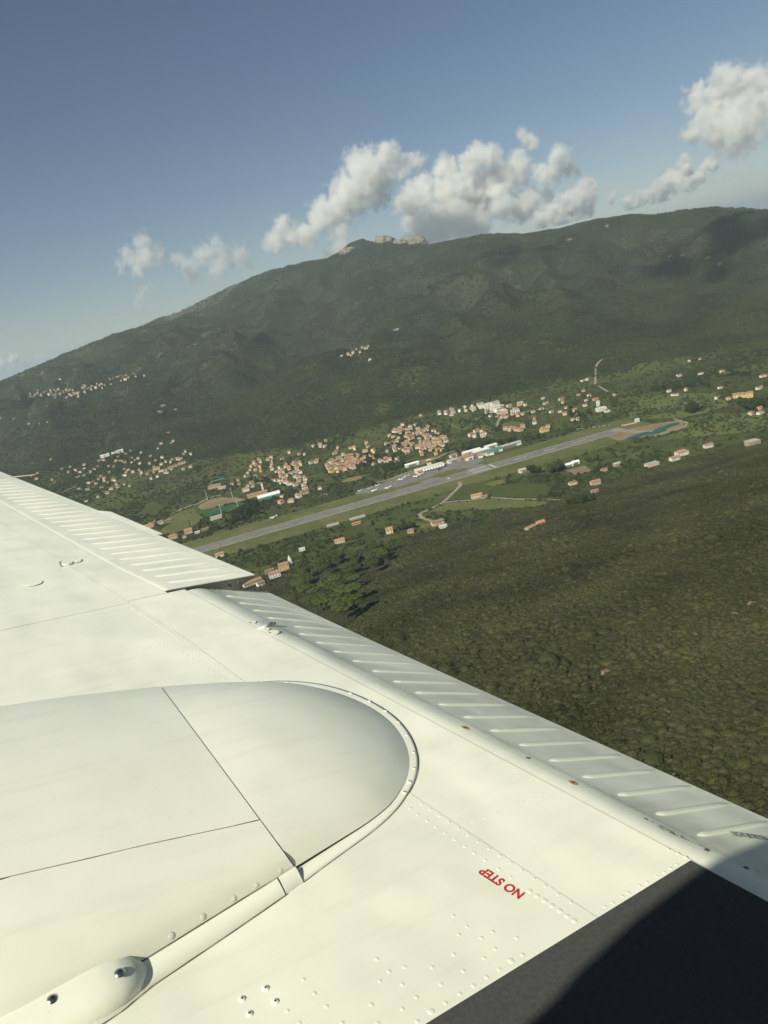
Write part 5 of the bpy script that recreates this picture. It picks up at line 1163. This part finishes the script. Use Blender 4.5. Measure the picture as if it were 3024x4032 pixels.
# flap track fittings at the shroud edge
for px, py, rr_ in ((985, 2448, .015), (1042, 2474, .013), (1068, 2488, .019)):
    a_, o = W(px, py); z_ = -.0045
    MB().prism([(a_ + rr_ * 1.3 * math.cos(t_), o + rr_ * math.sin(t_)) for t_ in np.linspace(0, 6.28, 20)[:-1]], z_ - .012, z_ + .0006).build('fitting_rim', MT['gap'], flap)
    MB().prism([(a_ - .001 + (rr_ * 1.3 - .0016) * math.cos(t_), o + (rr_ - .0016) * math.sin(t_)) for t_ in np.linspace(0, 6.28, 20)[:-1]], z_ - .012, z_ + .0016).build('fitting_plate', P_, flap)
for px, py in ((984, 2449), (1061, 2488)): a_, o = W(px, py); screw(flap, a_, o, -.0028, .0045, MT['brass'])
a_, o = W(1048, 2460); MB().tube((a_ - .03, o - .012, -.008), (a_ + .022, o + .008, -.004), .008, .005, 10).build('track_fairing', P_, flap, True)
MB().tube((a_ + .022, o + .008, -.004), (a_ + .032, o + .011, -.007), .0052, .003, 10).build('track_end', MT['gap'], flap, True)
# scuff on the flap nose
pts = [W(px, py, -.006) for px, py in Z9([(420, 690), (520, 745), (620, 800), (700, 845), (800, 890), (900, 930), (1000, 970), (1080, 1010), (1150, 1040)])]
wdt = [.002, .006, .012, .014, .010, .009, .008, .008, .004]
rows = [[(a_ + w_ * u, o, flap_pt(o, a_ + w_ * u - shroud(o))[2] + .0005) for u in np.linspace(-.5, .5, 7)] for (a_, o), w_ in zip(pts, wdt)]
m_sc, nt, b = newmat('scuff'); nf = noise(nt, 90, 6, opos(nt), .7); b.inputs['Base Color'].default_value = (.16, .16, .145, 1); b.inputs['Roughness'].default_value = .7
nt.links.new(ramp(nt, nf, [(.44, (0, 0, 0)), (.62, (.8, .8, .8))]), b.inputs['Alpha'])
loft_rows(rows, m_sc, 'scuff', flap, False)

# lettering
def lettering(text, size, mat, loc, u, v, parent, bold=0.0, wx=1.0):
    cu_ = bpy.data.curves.new('lettering', 'FONT'); cu_.body = text; cu_.size = 1.0; cu_.extrude = 0.0; cu_.offset = bold; cu_.align_x = 'CENTER'; cu_.align_y = 'CENTER'
    tmp = bpy.data.objects.new('lettering_tmp', cu_); COL.objects.link(tmp); dg = bpy.context.evaluated_depsgraph_get()
    me_ = bpy.data.meshes.new_from_object(tmp.evaluated_get(dg)); bpy.data.objects.remove(tmp); me_.name = 'lettering'
    u = np.array(u, float); u /= np.linalg.norm(u); v = np.array(v, float); v -= (v @ u) * u; v /= np.linalg.norm(v)
    for vt in me_.vertices:
        c_ = np.array(loc) + size * (vt.co.x * wx * u + vt.co.y * v); vt.co = c_
    me_.materials.clear(); me_.materials.append(mat); o_ = link('lettering', me_, parent); return o_
qN, qP = W(2052, 3528), W(1898, 3428)
c0 = ((qN[0] + qP[0]) / 2, (qN[1] + qP[1]) / 2)
lettering('NO STEP', .0235, MT['red'], (c0[0] + .001, c0[1], .0006), (qP[0] - qN[0], qP[1] - qN[1], 0), (-1, 0, 0), wing, .030, .84)['label'] = 'red NO STEP lettering'
q0, q1 = W(2893, 3282, -.05), W(3016, 3268, -.05); cm_ = ((q0[0] + q1[0]) / 2, (q0[1] + q1[1]) / 2)
d_ = cm_[0] - shroud(cm_[1]); zf = flap_pt(cm_[1], d_)[2]; sl = (FZ + .024) / (fl_te(cm_[1]) - shroud(cm_[1]) - .085)
lettering('NICHT BETRETEN', .022, MT['dark_letter'], (cm_[0], cm_[1], zf + .0012), (1, (q1[1] - q0[1]) / (q1[0] - q0[0]), sl), (0, 1, 0), flap, .008, .40)['label'] = 'dark NICHT BETRETEN lettering on the flap'

# engine nacelle: panels over a dark core, flange, screws, small fairing
def nno(a_): return np.interp(a_, [-1.4, 0, .163, .284, .354, .42], [.83, .857, .879, .902, .915, .928])
def nfo(a_): return np.interp(a_, [-1.4, .0, .2, .395, .42], [1.72, 1.69, 1.65, 1.59, 1.585])
def nhz(a_): return np.interp(a_, [-1.4, 0, .2, .395, .5], [.17, .115, .098, .076, .066])
ASH = .465; A_S = .403
def nac(a_, v, inset=0.0):
    n0, f0 = nno(a_), nfo(a_); oc, hw = (n0 + f0) / 2, (f0 - n0) / 2 - inset
    z = (nhz(a_) - inset) * max(0, 1 - abs(v) ** 2.6) ** .5; z = max(z, .0)
    return (a_ - ASH * z, oc + hw * v, z + .008)
Bo = [(.403, .897), (.456, .912), (.559, .938), (.620, .962)] + [W(px, py, .002) for px, py in ((1632, 3081), (1648, 3023), (1648, 2975), (1632, 2922), (1603, 2869), (1554, 2816), (1482, 2768), (1386, 2724), (1289, 2695), (1193, 2681), (1100, 2677))] + [(.52, 1.572), (.403, 1.600)]
def resamp(P2, n_):
    P2 = np.array(P2); d_ = np.r_[0, np.cumsum(np.linalg.norm(np.diff(P2, axis=0), axis=1))]; s_ = np.linspace(0, d_[-1], n_); out = np.stack([np.interp(s_, d_, P2[:, 0]), np.interp(s_, d_, P2[:, 1])], 1)
    for _ in range(4): out[1:-1] = .25 * out[:-2] + .5 * out[1:-1] + .25 * out[2:]
    return out
NB = 72
Bout = resamp(Bo, NB); Tn = np.gradient(Bout, axis=0); Tn /= np.linalg.norm(Tn, axis=1, keepdims=True); Nout = np.stack([Tn[:, 1], -Tn[:, 0]], 1)
wfl = np.interp(np.linspace(0, 1, NB), [0, .08, .2, .5, .8, 1], [.029, .021, .014, .020, .022, .018]); Bin = Bout - Nout * wfl[:, None]
for e0, tgt in ((0, nno(A_S)), (-1, nfo(A_S))):
    for q in range(9):
        i0 = q if e0 == 0 else -1 - q; i8 = 9 if e0 == 0 else -10; f_ = q / 9; Bin[i0] = np.array([A_S, tgt]) * (1 - f_) + Bin[i8] * f_
ocA = (nno(A_S) + nfo(A_S)) / 2; hwA = (nfo(A_S) - nno(A_S)) / 2
def tail_pt(j, s_, inset=0.0):
    b_ = Bin[j]; sj = math.sin(math.pi * j / (NB - 1)) ** 1.2; ex = .5 + .36 * sj
    z = (nhz(A_S) - inset) * max(0, 1 - s_ ** (2.6 - .1 * sj)) ** ex
    return (A_S + s_ * (b_[0] - A_S) * (1 - inset) - ASH * z, ocA + s_ * (b_[1] - ocA) * (1 - inset), z + .008 * (1 - .8 * s_ * math.sin(math.pi * j / (NB - 1))))
PC = MT['paint_cowl']
nacelle = loft_rows([[nac(a_, v, .004) for v in np.linspace(-1, 1, 41)] for a_ in np.linspace(-1.3, A_S + .01, 20)], MT['gap'], 'nacelle', plane)
nacelle['label'] = 'rounded white engine nacelle with panel seams'
ss_ = np.linspace(0, 1, 22)
aft = loft_rows([[tail_pt(j, s_) for s_ in ss_] for j in range(NB)], PC, 'aft_fairing', nacelle)
bm = bmesh.new(); bm.from_mesh(aft.data); bmesh.ops.remove_doubles(bm, verts=bm.verts, dist=1e-6); bmesh.ops.dissolve_degenerate(bm, dist=1e-7, edges=bm.edges); bmesh.ops.recalc_face_normals(bm, faces=bm.faces); bm.to_mesh(aft.data); bm.free()
def cowl_hit(px, py):
    """land a line of sight on the cowl: station, crosswise coordinate, height"""
    zc = .10
    for _ in range(40):
        a_, o = W(px, py, zc); aa = a_ + ASH * max(0, zc - .008); n0, f0 = nno(aa), nfo(aa); v = (o - (n0 + f0) / 2) / ((f0 - n0) / 2); v = max(-.995, min(.995, v)); zc = .7 * zc + .3 * (nhz(aa) * (1 - abs(v) ** 2.6) ** .5 + .008)
    return aa, v, zc
_sb = [cowl_hit(*q) for q in ((0, 3462), (270, 3400), (500, 3345), (700, 3300), (1015, 3232))]
def vB(a_): return float(np.interp(a_, [-1.3] + [q[0] for q in _sb], [_sb[0][1] + .05] + [q[1] for q in _sb]))
def up_v(a_): return [vB(a_) + .0022] + list(np.linspace(vB(a_) + .03, 1, 36))
solid(loft_rows([[nac(a_, v) for v in up_v(a_)] for a_ in np.linspace(-1.3, A_S - .0020, 40)], PC, 'upper_cowl_panel', nacelle), .0012)
rows = []
for a_ in list(np.linspace(-1.3, A_S - .05, 36)) + list(np.linspace(A_S - .045, A_S - .0020, 12)):
    v0 = -1.0
    rows.append([nac(a_, v) for v in np.linspace(v0, vB(a_) - .0022, 18)])
solid(loft_rows(rows, PC, 'lower_cowl_panel', nacelle), .0012)
# flange round the tail and strip along the near side
rows = [[(*Bin[j], .0026), (*(Bin[j] * .3 + Bout[j] * .7), .0016), (*Bout[j], .0010), (*Bout[j], -.001)] for j in range(NB)]
loft_rows(rows, PC, 'flange', nacelle, False)
strip([tuple(p) for p in Bout + Nout * .0006], .0020, .0003, MT['gap'], 'flange_sealant', nacelle)
def nlow(a_): return np.interp(a_, [-1.4, .093, .152, .27, .362, .40], [.79, .817, .840, .865, .886, .896])
rows = [[(a_, nno(a_) - .002, .010), (a_, nno(a_) * .6 + nlow(a_) * .4, .008), (a_, nlow(a_), .0018), (a_, nlow(a_), -.001)] for a_ in np.linspace(-1.3, A_S - .035, 40)]
loft_rows(rows, PC, 'sill_strip', nacelle, False)
strip([(a_, nlow(a_) - .0004) for a_ in np.linspace(-1.3, A_S - .03, 40)], .0026, .0004, MT['gap'], 'sill_sealant', nacelle)
strip([(a_, nno(a_) - .0005) for a_ in np.linspace(-1.3, A_S - .03, 40)], .0030, .0108, MT['gap'], 'sill_gap', nacelle)
rows = [[(a_, nno(a_) - .002, .011), (a_, nno(a_) * .6 + nlow(a_) * .4, .009), (a_, nlow(a_), .0020), (a_, nlow(a_), -.001)] for a_ in np.linspace(A_S - .033, A_S - .001, 6)]
loft_rows(rows, PC, 'sill_end', nacelle, False)
# screws in the flange
for px, py, st in ((1650 - 22, 2960, 0), (1630, 3022, 0), (1612, 3076, 1), (1592, 3118, 1), (1602, 2892, 0), (1568, 2841, 0), (1518, 2797, 0), (1454, 2758, 0), (1380, 2727, 0), (1130, 2684, 0), (1018, 2684, 0)):
    a_, o = W(px, py, .003); screw(nacelle, a_, o, .0016, .0038 if not st else .0050, PC)
# flush rivets on the cowl
ZC = zreg(0, 2832, 1.3825)
ring = simple('flush_rivet_rim', (.66, .66, .57), .6, .1, 90)
for px, py in ZC([(207, 632), (130, 793), (257, 768), (380, 731), (468, 714), (580, 685), (672, 662), (773, 643), (857, 624), (953, 604), (1037, 587), (1124, 570), (1207, 554), (1288, 541), (1368, 527), (1428, 603), (1486, 702), (1530, 826), (1404, 916), (1284, 997), (1114, 1099), (944, 1209), (322, 853), (394, 1021), (461, 1176), (517, 1325)]):
    aa, v, zc = cowl_hit(px, py)
    e_ = .004; za = (nac(aa + e_, v)[2] - nac(aa - e_, v)[2]) / (2 * e_); pv = np.array(nac(aa, v + .01)); mv = np.array(nac(aa, v - .01)); ta = np.array(nac(aa + e_, v)) - np.array(nac(aa - e_, v)); nr = np.cross(ta, pv - mv); nr /= np.linalg.norm(nr)
    if nr[2] < 0: nr = -nr
    qd = Vector(nr).to_track_quat('Z', 'Y')
    r1 = link('flush_rivet', dome_mesh('flush_rivet', .0048, .0002, ring, 14), nacelle, loc=Vector(nac(aa, v)) + Vector(nr) * .0002); r1.rotation_mode = 'QUATERNION'; r1.rotation_quaternion = qd
    r2 = link('rivet_head', dome_mesh('rivet_head', .0043, .0004, PC, 14), r1)
# small blister fairing with two steel screws
rows = []
for x_ in np.linspace(0, 1, 60):
    a_ = -1.2 + (1.2 + .163) * x_; tp = min(1, max(0, (.163 - a_) / .075)); tp = (1 - (1 - tp) ** 2) ** .5
    oc = np.interp(a_, [-1.2, .0, .163], [.845, .862, .868]); r_ = []
    for th in np.linspace(0, math.pi, 19):
        c_, s_ = math.cos(th), math.sin(th); r_.append((a_ - .3 * .032 * tp * abs(s_) ** .8 * 0, oc - .040 * tp * c_ , .002 + .027 * tp * abs(s_) ** .8 + .012 * (1 - c_) * .3 * tp))
    rows.append(r_)
fair = loft_rows(rows, PC, 'blister_fairing', nacelle)
strip([(a_, np.interp(a_, [-1.2, 0, .163], [.845, .862, .868]) - .0405 * (1 - (1 - min(1, max(0, (.1655 - a_) / .075))) ** 2) ** .5) for a_ in np.linspace(-.6, .165, 80)], .0035, .0012, MT['gap'], 'fairing_sealant', nacelle)
for px, py in ((472, 3830), (208, 3938)):
    a_, o = W(px, py, .030); c_ = -(o - np.interp(a_, [-1.2, .0, .163], [.845, .862, .868])) / .040; screw(fair, a_, o, .002 + .027 * max(0, 1 - c_ * c_) ** .4 + .0036 * (1 - c_) - .0004, .0070, MT['steel'], (.25, 0))

# cabin shell behind and above the eye: its roof edge shades the wing root
sec = [(.255, -.10), (.27, .05), (.262, .17)]
rf_ = [(.20, 1.035), (.13, 1.12), (.0, 1.19), (-.25, 1.25), (-.6, 1.27), (-.95, 1.23), (-1.2, 1.05), (-1.32, .6), (-1.28, .0), (-1.0, -.15)]
def roof_off(a_): return np.interp(a_, [-2.4, -1.9, -1.5, -1.1, -1.02, -.91, -.66, 3], [-.434, -.284, -.174, -.094, -.074, -.054, -.038, -.034])
rows = [[(a_, o + roof_off(a_), z_ + 1.4 * min(0, roof_off(a_) + .18)) for o, z_ in rf_] for a_ in np.linspace(-2.4, 2.6, 40)]
fus = solid(loft_rows(rows, P_, 'fuselage', plane), .02, 1)
rows = [[(a_, o, z_) for o, z_ in sec] for a_ in np.linspace(-2.4, 2.6, 30)]
solid(loft_rows(rows, P_, 'cabin_side', fus), .01, 1)
for a0, a1 in ((-2.4, -.7), (.95, 2.6)):
    rows = [[(a_, o + roof_off(a_) * z_, z_ * (1 + 1.35 * min(0, roof_off(a_) + .18))) for o, z_ in ((.262, .172), (.25, .5), (.235, .8), (.200, 1.045))] for a_ in np.linspace(a0, a1, 12)]
    solid(loft_rows(rows, P_, 'window_post', fus), .01, 1)

# ------------------------------------------------------------------ air and clouds
hz = MB().box(-60000, 60000, -60000, 60000, -75, 690).mesh('haze')
m_h = bpy.data.materials.new('haze_air'); m_h.use_nodes = True; nt = m_h.node_tree; nt.nodes.remove(nt.nodes['Principled BSDF'])
pv = nt.nodes.new('ShaderNodeVolumePrincipled'); pv.inputs['Color'].default_value = (.78, .90, .98, 1); pv.inputs['Density'].default_value = 7.2e-5; pv.inputs['Anisotropy'].default_value = .2
nt.links.new(pv.outputs[0], nt.nodes['Material Output'].inputs['Volume'])
hz.materials.append(m_h); ho = link('haze', hz); ho['kind'] = 'stuff'; ho['label'] = 'thin bluish summer haze over the valley'

m_c = bpy.data.materials.new('cloud_vapour'); m_c.use_nodes = True; nt = m_c.node_tree; nt.nodes.remove(nt.nodes['Principled BSDF'])
pv = nt.nodes.new('ShaderNodeVolumePrincipled'); pv.inputs['Color'].default_value = (.96, .96, .955, 1); pv.inputs['Anisotropy'].default_value = .15
pv.inputs['Density'].default_value = .024
nt.links.new(pv.outputs[0], nt.nodes['Material Output'].inputs['Volume'])
def cloud(puffs, dist, label, seed, vox=11.0, dens=1.0, soft=1.15):
    rg_ = np.random.default_rng(seed); P3 = []; RRr = []
    for (px, py, rp) in puffs:
        d_ = rayd(np.array([px]), np.array([py]))[0]; r_ = rp * 1.12 * dist / FPX
        for q in range(3):
            jj_ = rg_.normal(size=3) * r_ * .35; P3.append(CAM + d_ * dist + jj_ + d_ * rg_.uniform(-.9, .9) * r_); RRr.append(r_ * rg_.uniform(.55, .95))
    P3 = np.array(P3); RRr = np.array(RRr); c0 = P3.mean(0); lo = (P3 - RRr[:, None] * 1.35).min(0); hi = (P3 + RRr[:, None] * 1.35).max(0)
    lo[2] = max(lo[2], 705)
    me_ = bpy.data.meshes.new('cloud'); me_.vertices.add(len(P3)); me_.vertices.foreach_set('co', (P3 - c0).astype(np.float32).ravel())
    at_ = me_.attributes.new('rad', 'FLOAT', 'POINT'); at_.data.foreach_set('value', RRr.astype(np.float32)); me_.materials.append(m_c)
    o_ = link('cloud', me_, loc=tuple(c0)); tag(o_, label, 'cloud', 'cumulus clouds over the mountain')
    ng = bpy.data.node_groups.new('cloud', 'GeometryNodeTree'); ng.interface.new_socket('Geometry', in_out='INPUT', socket_type='NodeSocketGeometry'); ng.interface.new_socket('Geometry', in_out='OUTPUT', socket_type='NodeSocketGeometry')
    N_ = ng.nodes.new; L_ = ng.links.new
    gi = N_('NodeGroupInput'); go = N_('NodeGroupOutput'); vc = N_('GeometryNodeVolumeCube')
    sn = N_('GeometryNodeSampleNearest'); sn.domain = 'POINT'; L_(gi.outputs[0], sn.inputs[0])
    ps = N_('GeometryNodeInputPosition')
    # wobble the lookup so that puffs break into billows
    def nz(scale, det, v, dim='3D'):
        n_ = N_('ShaderNodeTexNoise'); n_.inputs['Scale'].default_value = scale; n_.inputs['Detail'].default_value = det; n_.inputs['Roughness'].default_value = .6; L_(v, n_.inputs['Vector']); return n_
    def vm(op, a_, b_):
        n_ = N_('ShaderNodeVectorMath'); n_.operation = op
        for i_, q in enumerate((a_, b_)):
            if isinstance(q, tuple): n_.inputs[i_].default_value = q
            elif isinstance(q, float): n_.inputs[3].default_value = q
            else: L_(q, n_.inputs[i_])
        return n_
    def mm(op, a_, b_=None):
        n_ = N_('ShaderNodeMath'); n_.operation = op
        for i_, q in enumerate((a_, b_)):
            if q is None: continue
            if isinstance(q, (int, float)): n_.inputs[i_].default_value = q
            else: L_(q, n_.inputs[i_])
        return n_.outputs[0]
    Rm = float(np.median(RRr))
    off = vm('ADD', ps.outputs[0], (seed * 317.0, seed * 91.0, 0.0)).outputs[0]
    w1 = nz(1.1 / Rm, 2, off); dv = vm('SUBTRACT', w1.outputs['Color'], (.5, .5, .5)).outputs[0]; dv = vm('SCALE', dv, Rm * 1.3).outputs[0]
    pp = vm('ADD', ps.outputs[0], dv).outputs[0]; L_(pp, sn.inputs[1])
    def samp(field, dt):
        s_ = N_('GeometryNodeSampleIndex'); s_.data_type = dt; s_.domain = 'POINT'; L_(gi.outputs[0], s_.inputs[0]); L_(field, [i_ for i_ in s_.inputs if i_.name == 'Value'][0]); L_(sn.outputs[0], s_.inputs['Index']); return s_.outputs[0]
    pos2 = N_('GeometryNodeInputPosition'); nr_ = N_('GeometryNodeInputNamedAttribute'); nr_.data_type = 'FLOAT'; nr_.inputs[0].default_value = 'rad'
    cp = samp(pos2.outputs[0], 'FLOAT_VECTOR'); rr_ = samp(nr_.outputs[0], 'FLOAT')
    dist_ = vm('DISTANCE', pp, cp).outputs['Value']
    q = mm('SUBTRACT', 1.0, mm('DIVIDE', dist_, rr_))            # 1 at a puff's core, 0 at its skin
    b1 = nz(1.5 / Rm, 4.5, off).outputs[0]
    q = mm('ADD', q, mm('MULTIPLY', mm('SUBTRACT', b1, .50), 2.2))
    sm = N_('ShaderNodeMapRange'); sm.interpolation_type = 'SMOOTHSTEP'; sm.inputs[1].default_value = .02; sm.inputs[2].default_value = soft; L_(q, sm.inputs[0])
    L_(mm('MULTIPLY', sm.outputs[0], dens), vc.inputs['Density'])
    ext = hi - lo; vc.inputs['Min'].default_value = tuple(lo - c0); vc.inputs['Max'].default_value = tuple(hi - c0)
    for i_, nm in enumerate(('Resolution X', 'Resolution Y', 'Resolution Z')): vc.inputs[nm].default_value = int(max(16, min(210, ext[i_] / vox)))
    st = N_('GeometryNodeSetMaterial'); st.inputs['Material'].default_value = m_c; L_(vc.outputs[0], st.inputs[0]); L_(st.outputs[0], go.inputs[0])
    md = o_.modifiers.new('vapour', 'NODES'); md.node_group = ng
    return o_
cloud([(1060, 960, 45), (1130, 930, 55), (1200, 910, 55), (1270, 860, 70), (1330, 830, 75), (1380, 760, 80), (1420, 690, 80), (1450, 640, 65), (1520, 650, 55), (1560, 625, 55), (1610, 640, 40), (1480, 720, 75), (1340, 920, 45), (1330, 970, 45), (1290, 1005, 36)], 9500, 'bright towering cumulus beside the bare rocky peak', 1)
cloud([(1590, 800, 60), (1660, 740, 65), (1740, 700, 65), (1820, 660, 55), (1850, 620, 45), (1930, 640, 65), (2000, 660, 65), (2060, 565, 38), (1900, 760, 95), (1760, 820, 95), (1640, 860, 75), (1800, 890, 65), (1980, 740, 75), (2080, 700, 55), (2170, 690, 55), (2230, 680, 36), (1700, 900, 55), (1900, 850, 70), (2020, 810, 60), (1830, 740, 80), (1700, 790, 80), (2060, 755, 62), (1960, 815, 65), (2130, 770, 45)], 10500, 'wide grey bellied cumulus directly above the rocky peak', 2, 13)
cloud([(2120, 860, 45), (2190, 840, 52), (2260, 810, 52), (2320, 740, 44), (2340, 800, 44), (2250, 860, 45), (2390, 770, 26)], 12500, 'small bright cumulus sitting on the ridge', 3, 11, 1.7)
cloud([(2480, 810, 28), (2540, 780, 40), (2600, 740, 45), (2660, 710, 45), (2700, 660, 36), (2760, 680, 36), (2600, 790, 32)], 13500, 'slanting white cumulus over the long wooded ridge', 4, 11, 1.8)
cloud([(2700, 525, 30), (2760, 500, 48), (2820, 450, 80), (2900, 400, 100), (2980, 380, 100), (2860, 300, 52), (2960, 300, 45), (2760, 400, 50), (2720, 360, 32), (3040, 420, 100), (3120, 400, 80)], 9000, 'large cumulus standing highest of all the clouds', 5)
cloud([(500, 1010, 42), (560, 980, 50), (600, 1000, 42), (480, 1050, 28), (540, 1050, 36)], 10000, 'small round cumulus apart from the rest over the lower slope', 6, 14, .6)
cloud([(720, 1040, 42), (800, 1000, 50), (870, 970, 46), (930, 1020, 52), (850, 1050, 48), (980, 1040, 30), (750, 1075, 36)], 10500, 'soft flat cumulus between the small round one and the bright tower', 7, 14, .5)
cloud([(570, 1150, 26), (540, 1195, 22), (600, 1120, 14)], 11000, 'tiny wisp of cloud below the small round cumulus', 8, 12, .5)
cloud([(10, 1436, 24), (60, 1432, 26), (100, 1436, 20), (170, 1424, 22), (230, 1408, 22), (-60, 1445, 24)], 42000, 'pale cloud bank low over the sea horizon', 9, 40, .9)

# clouds out of view to the sunward side, whose shade lies on the crest
for i, (px, py, rr_) in enumerate(((2820, 945, 170), (2050, 990, 110))):
    g = G1(px, py); t_ = (2300 - g[2]) / sun_from[2]; c_ = g + sun_from * t_; d_ = c_ - CAM; L_ = float(np.linalg.norm(d_)); qx, qy = proj(c_)
    q = rr_ * FPX / L_; rg_ = np.random.default_rng(i + 50)
    P3 = [c_ + np.array([rg_.uniform(-1.3, 1.3) * rr_, rg_.uniform(-.8, .8) * rr_, rg_.uniform(-.15, .15) * rr_]) for _ in range(5)]
    cloud([(*proj(p), q * rg_.uniform(.45, .75)) for p in P3], L_, 'cumulus out of sight overhead shading the crest', 20 + i, 30)
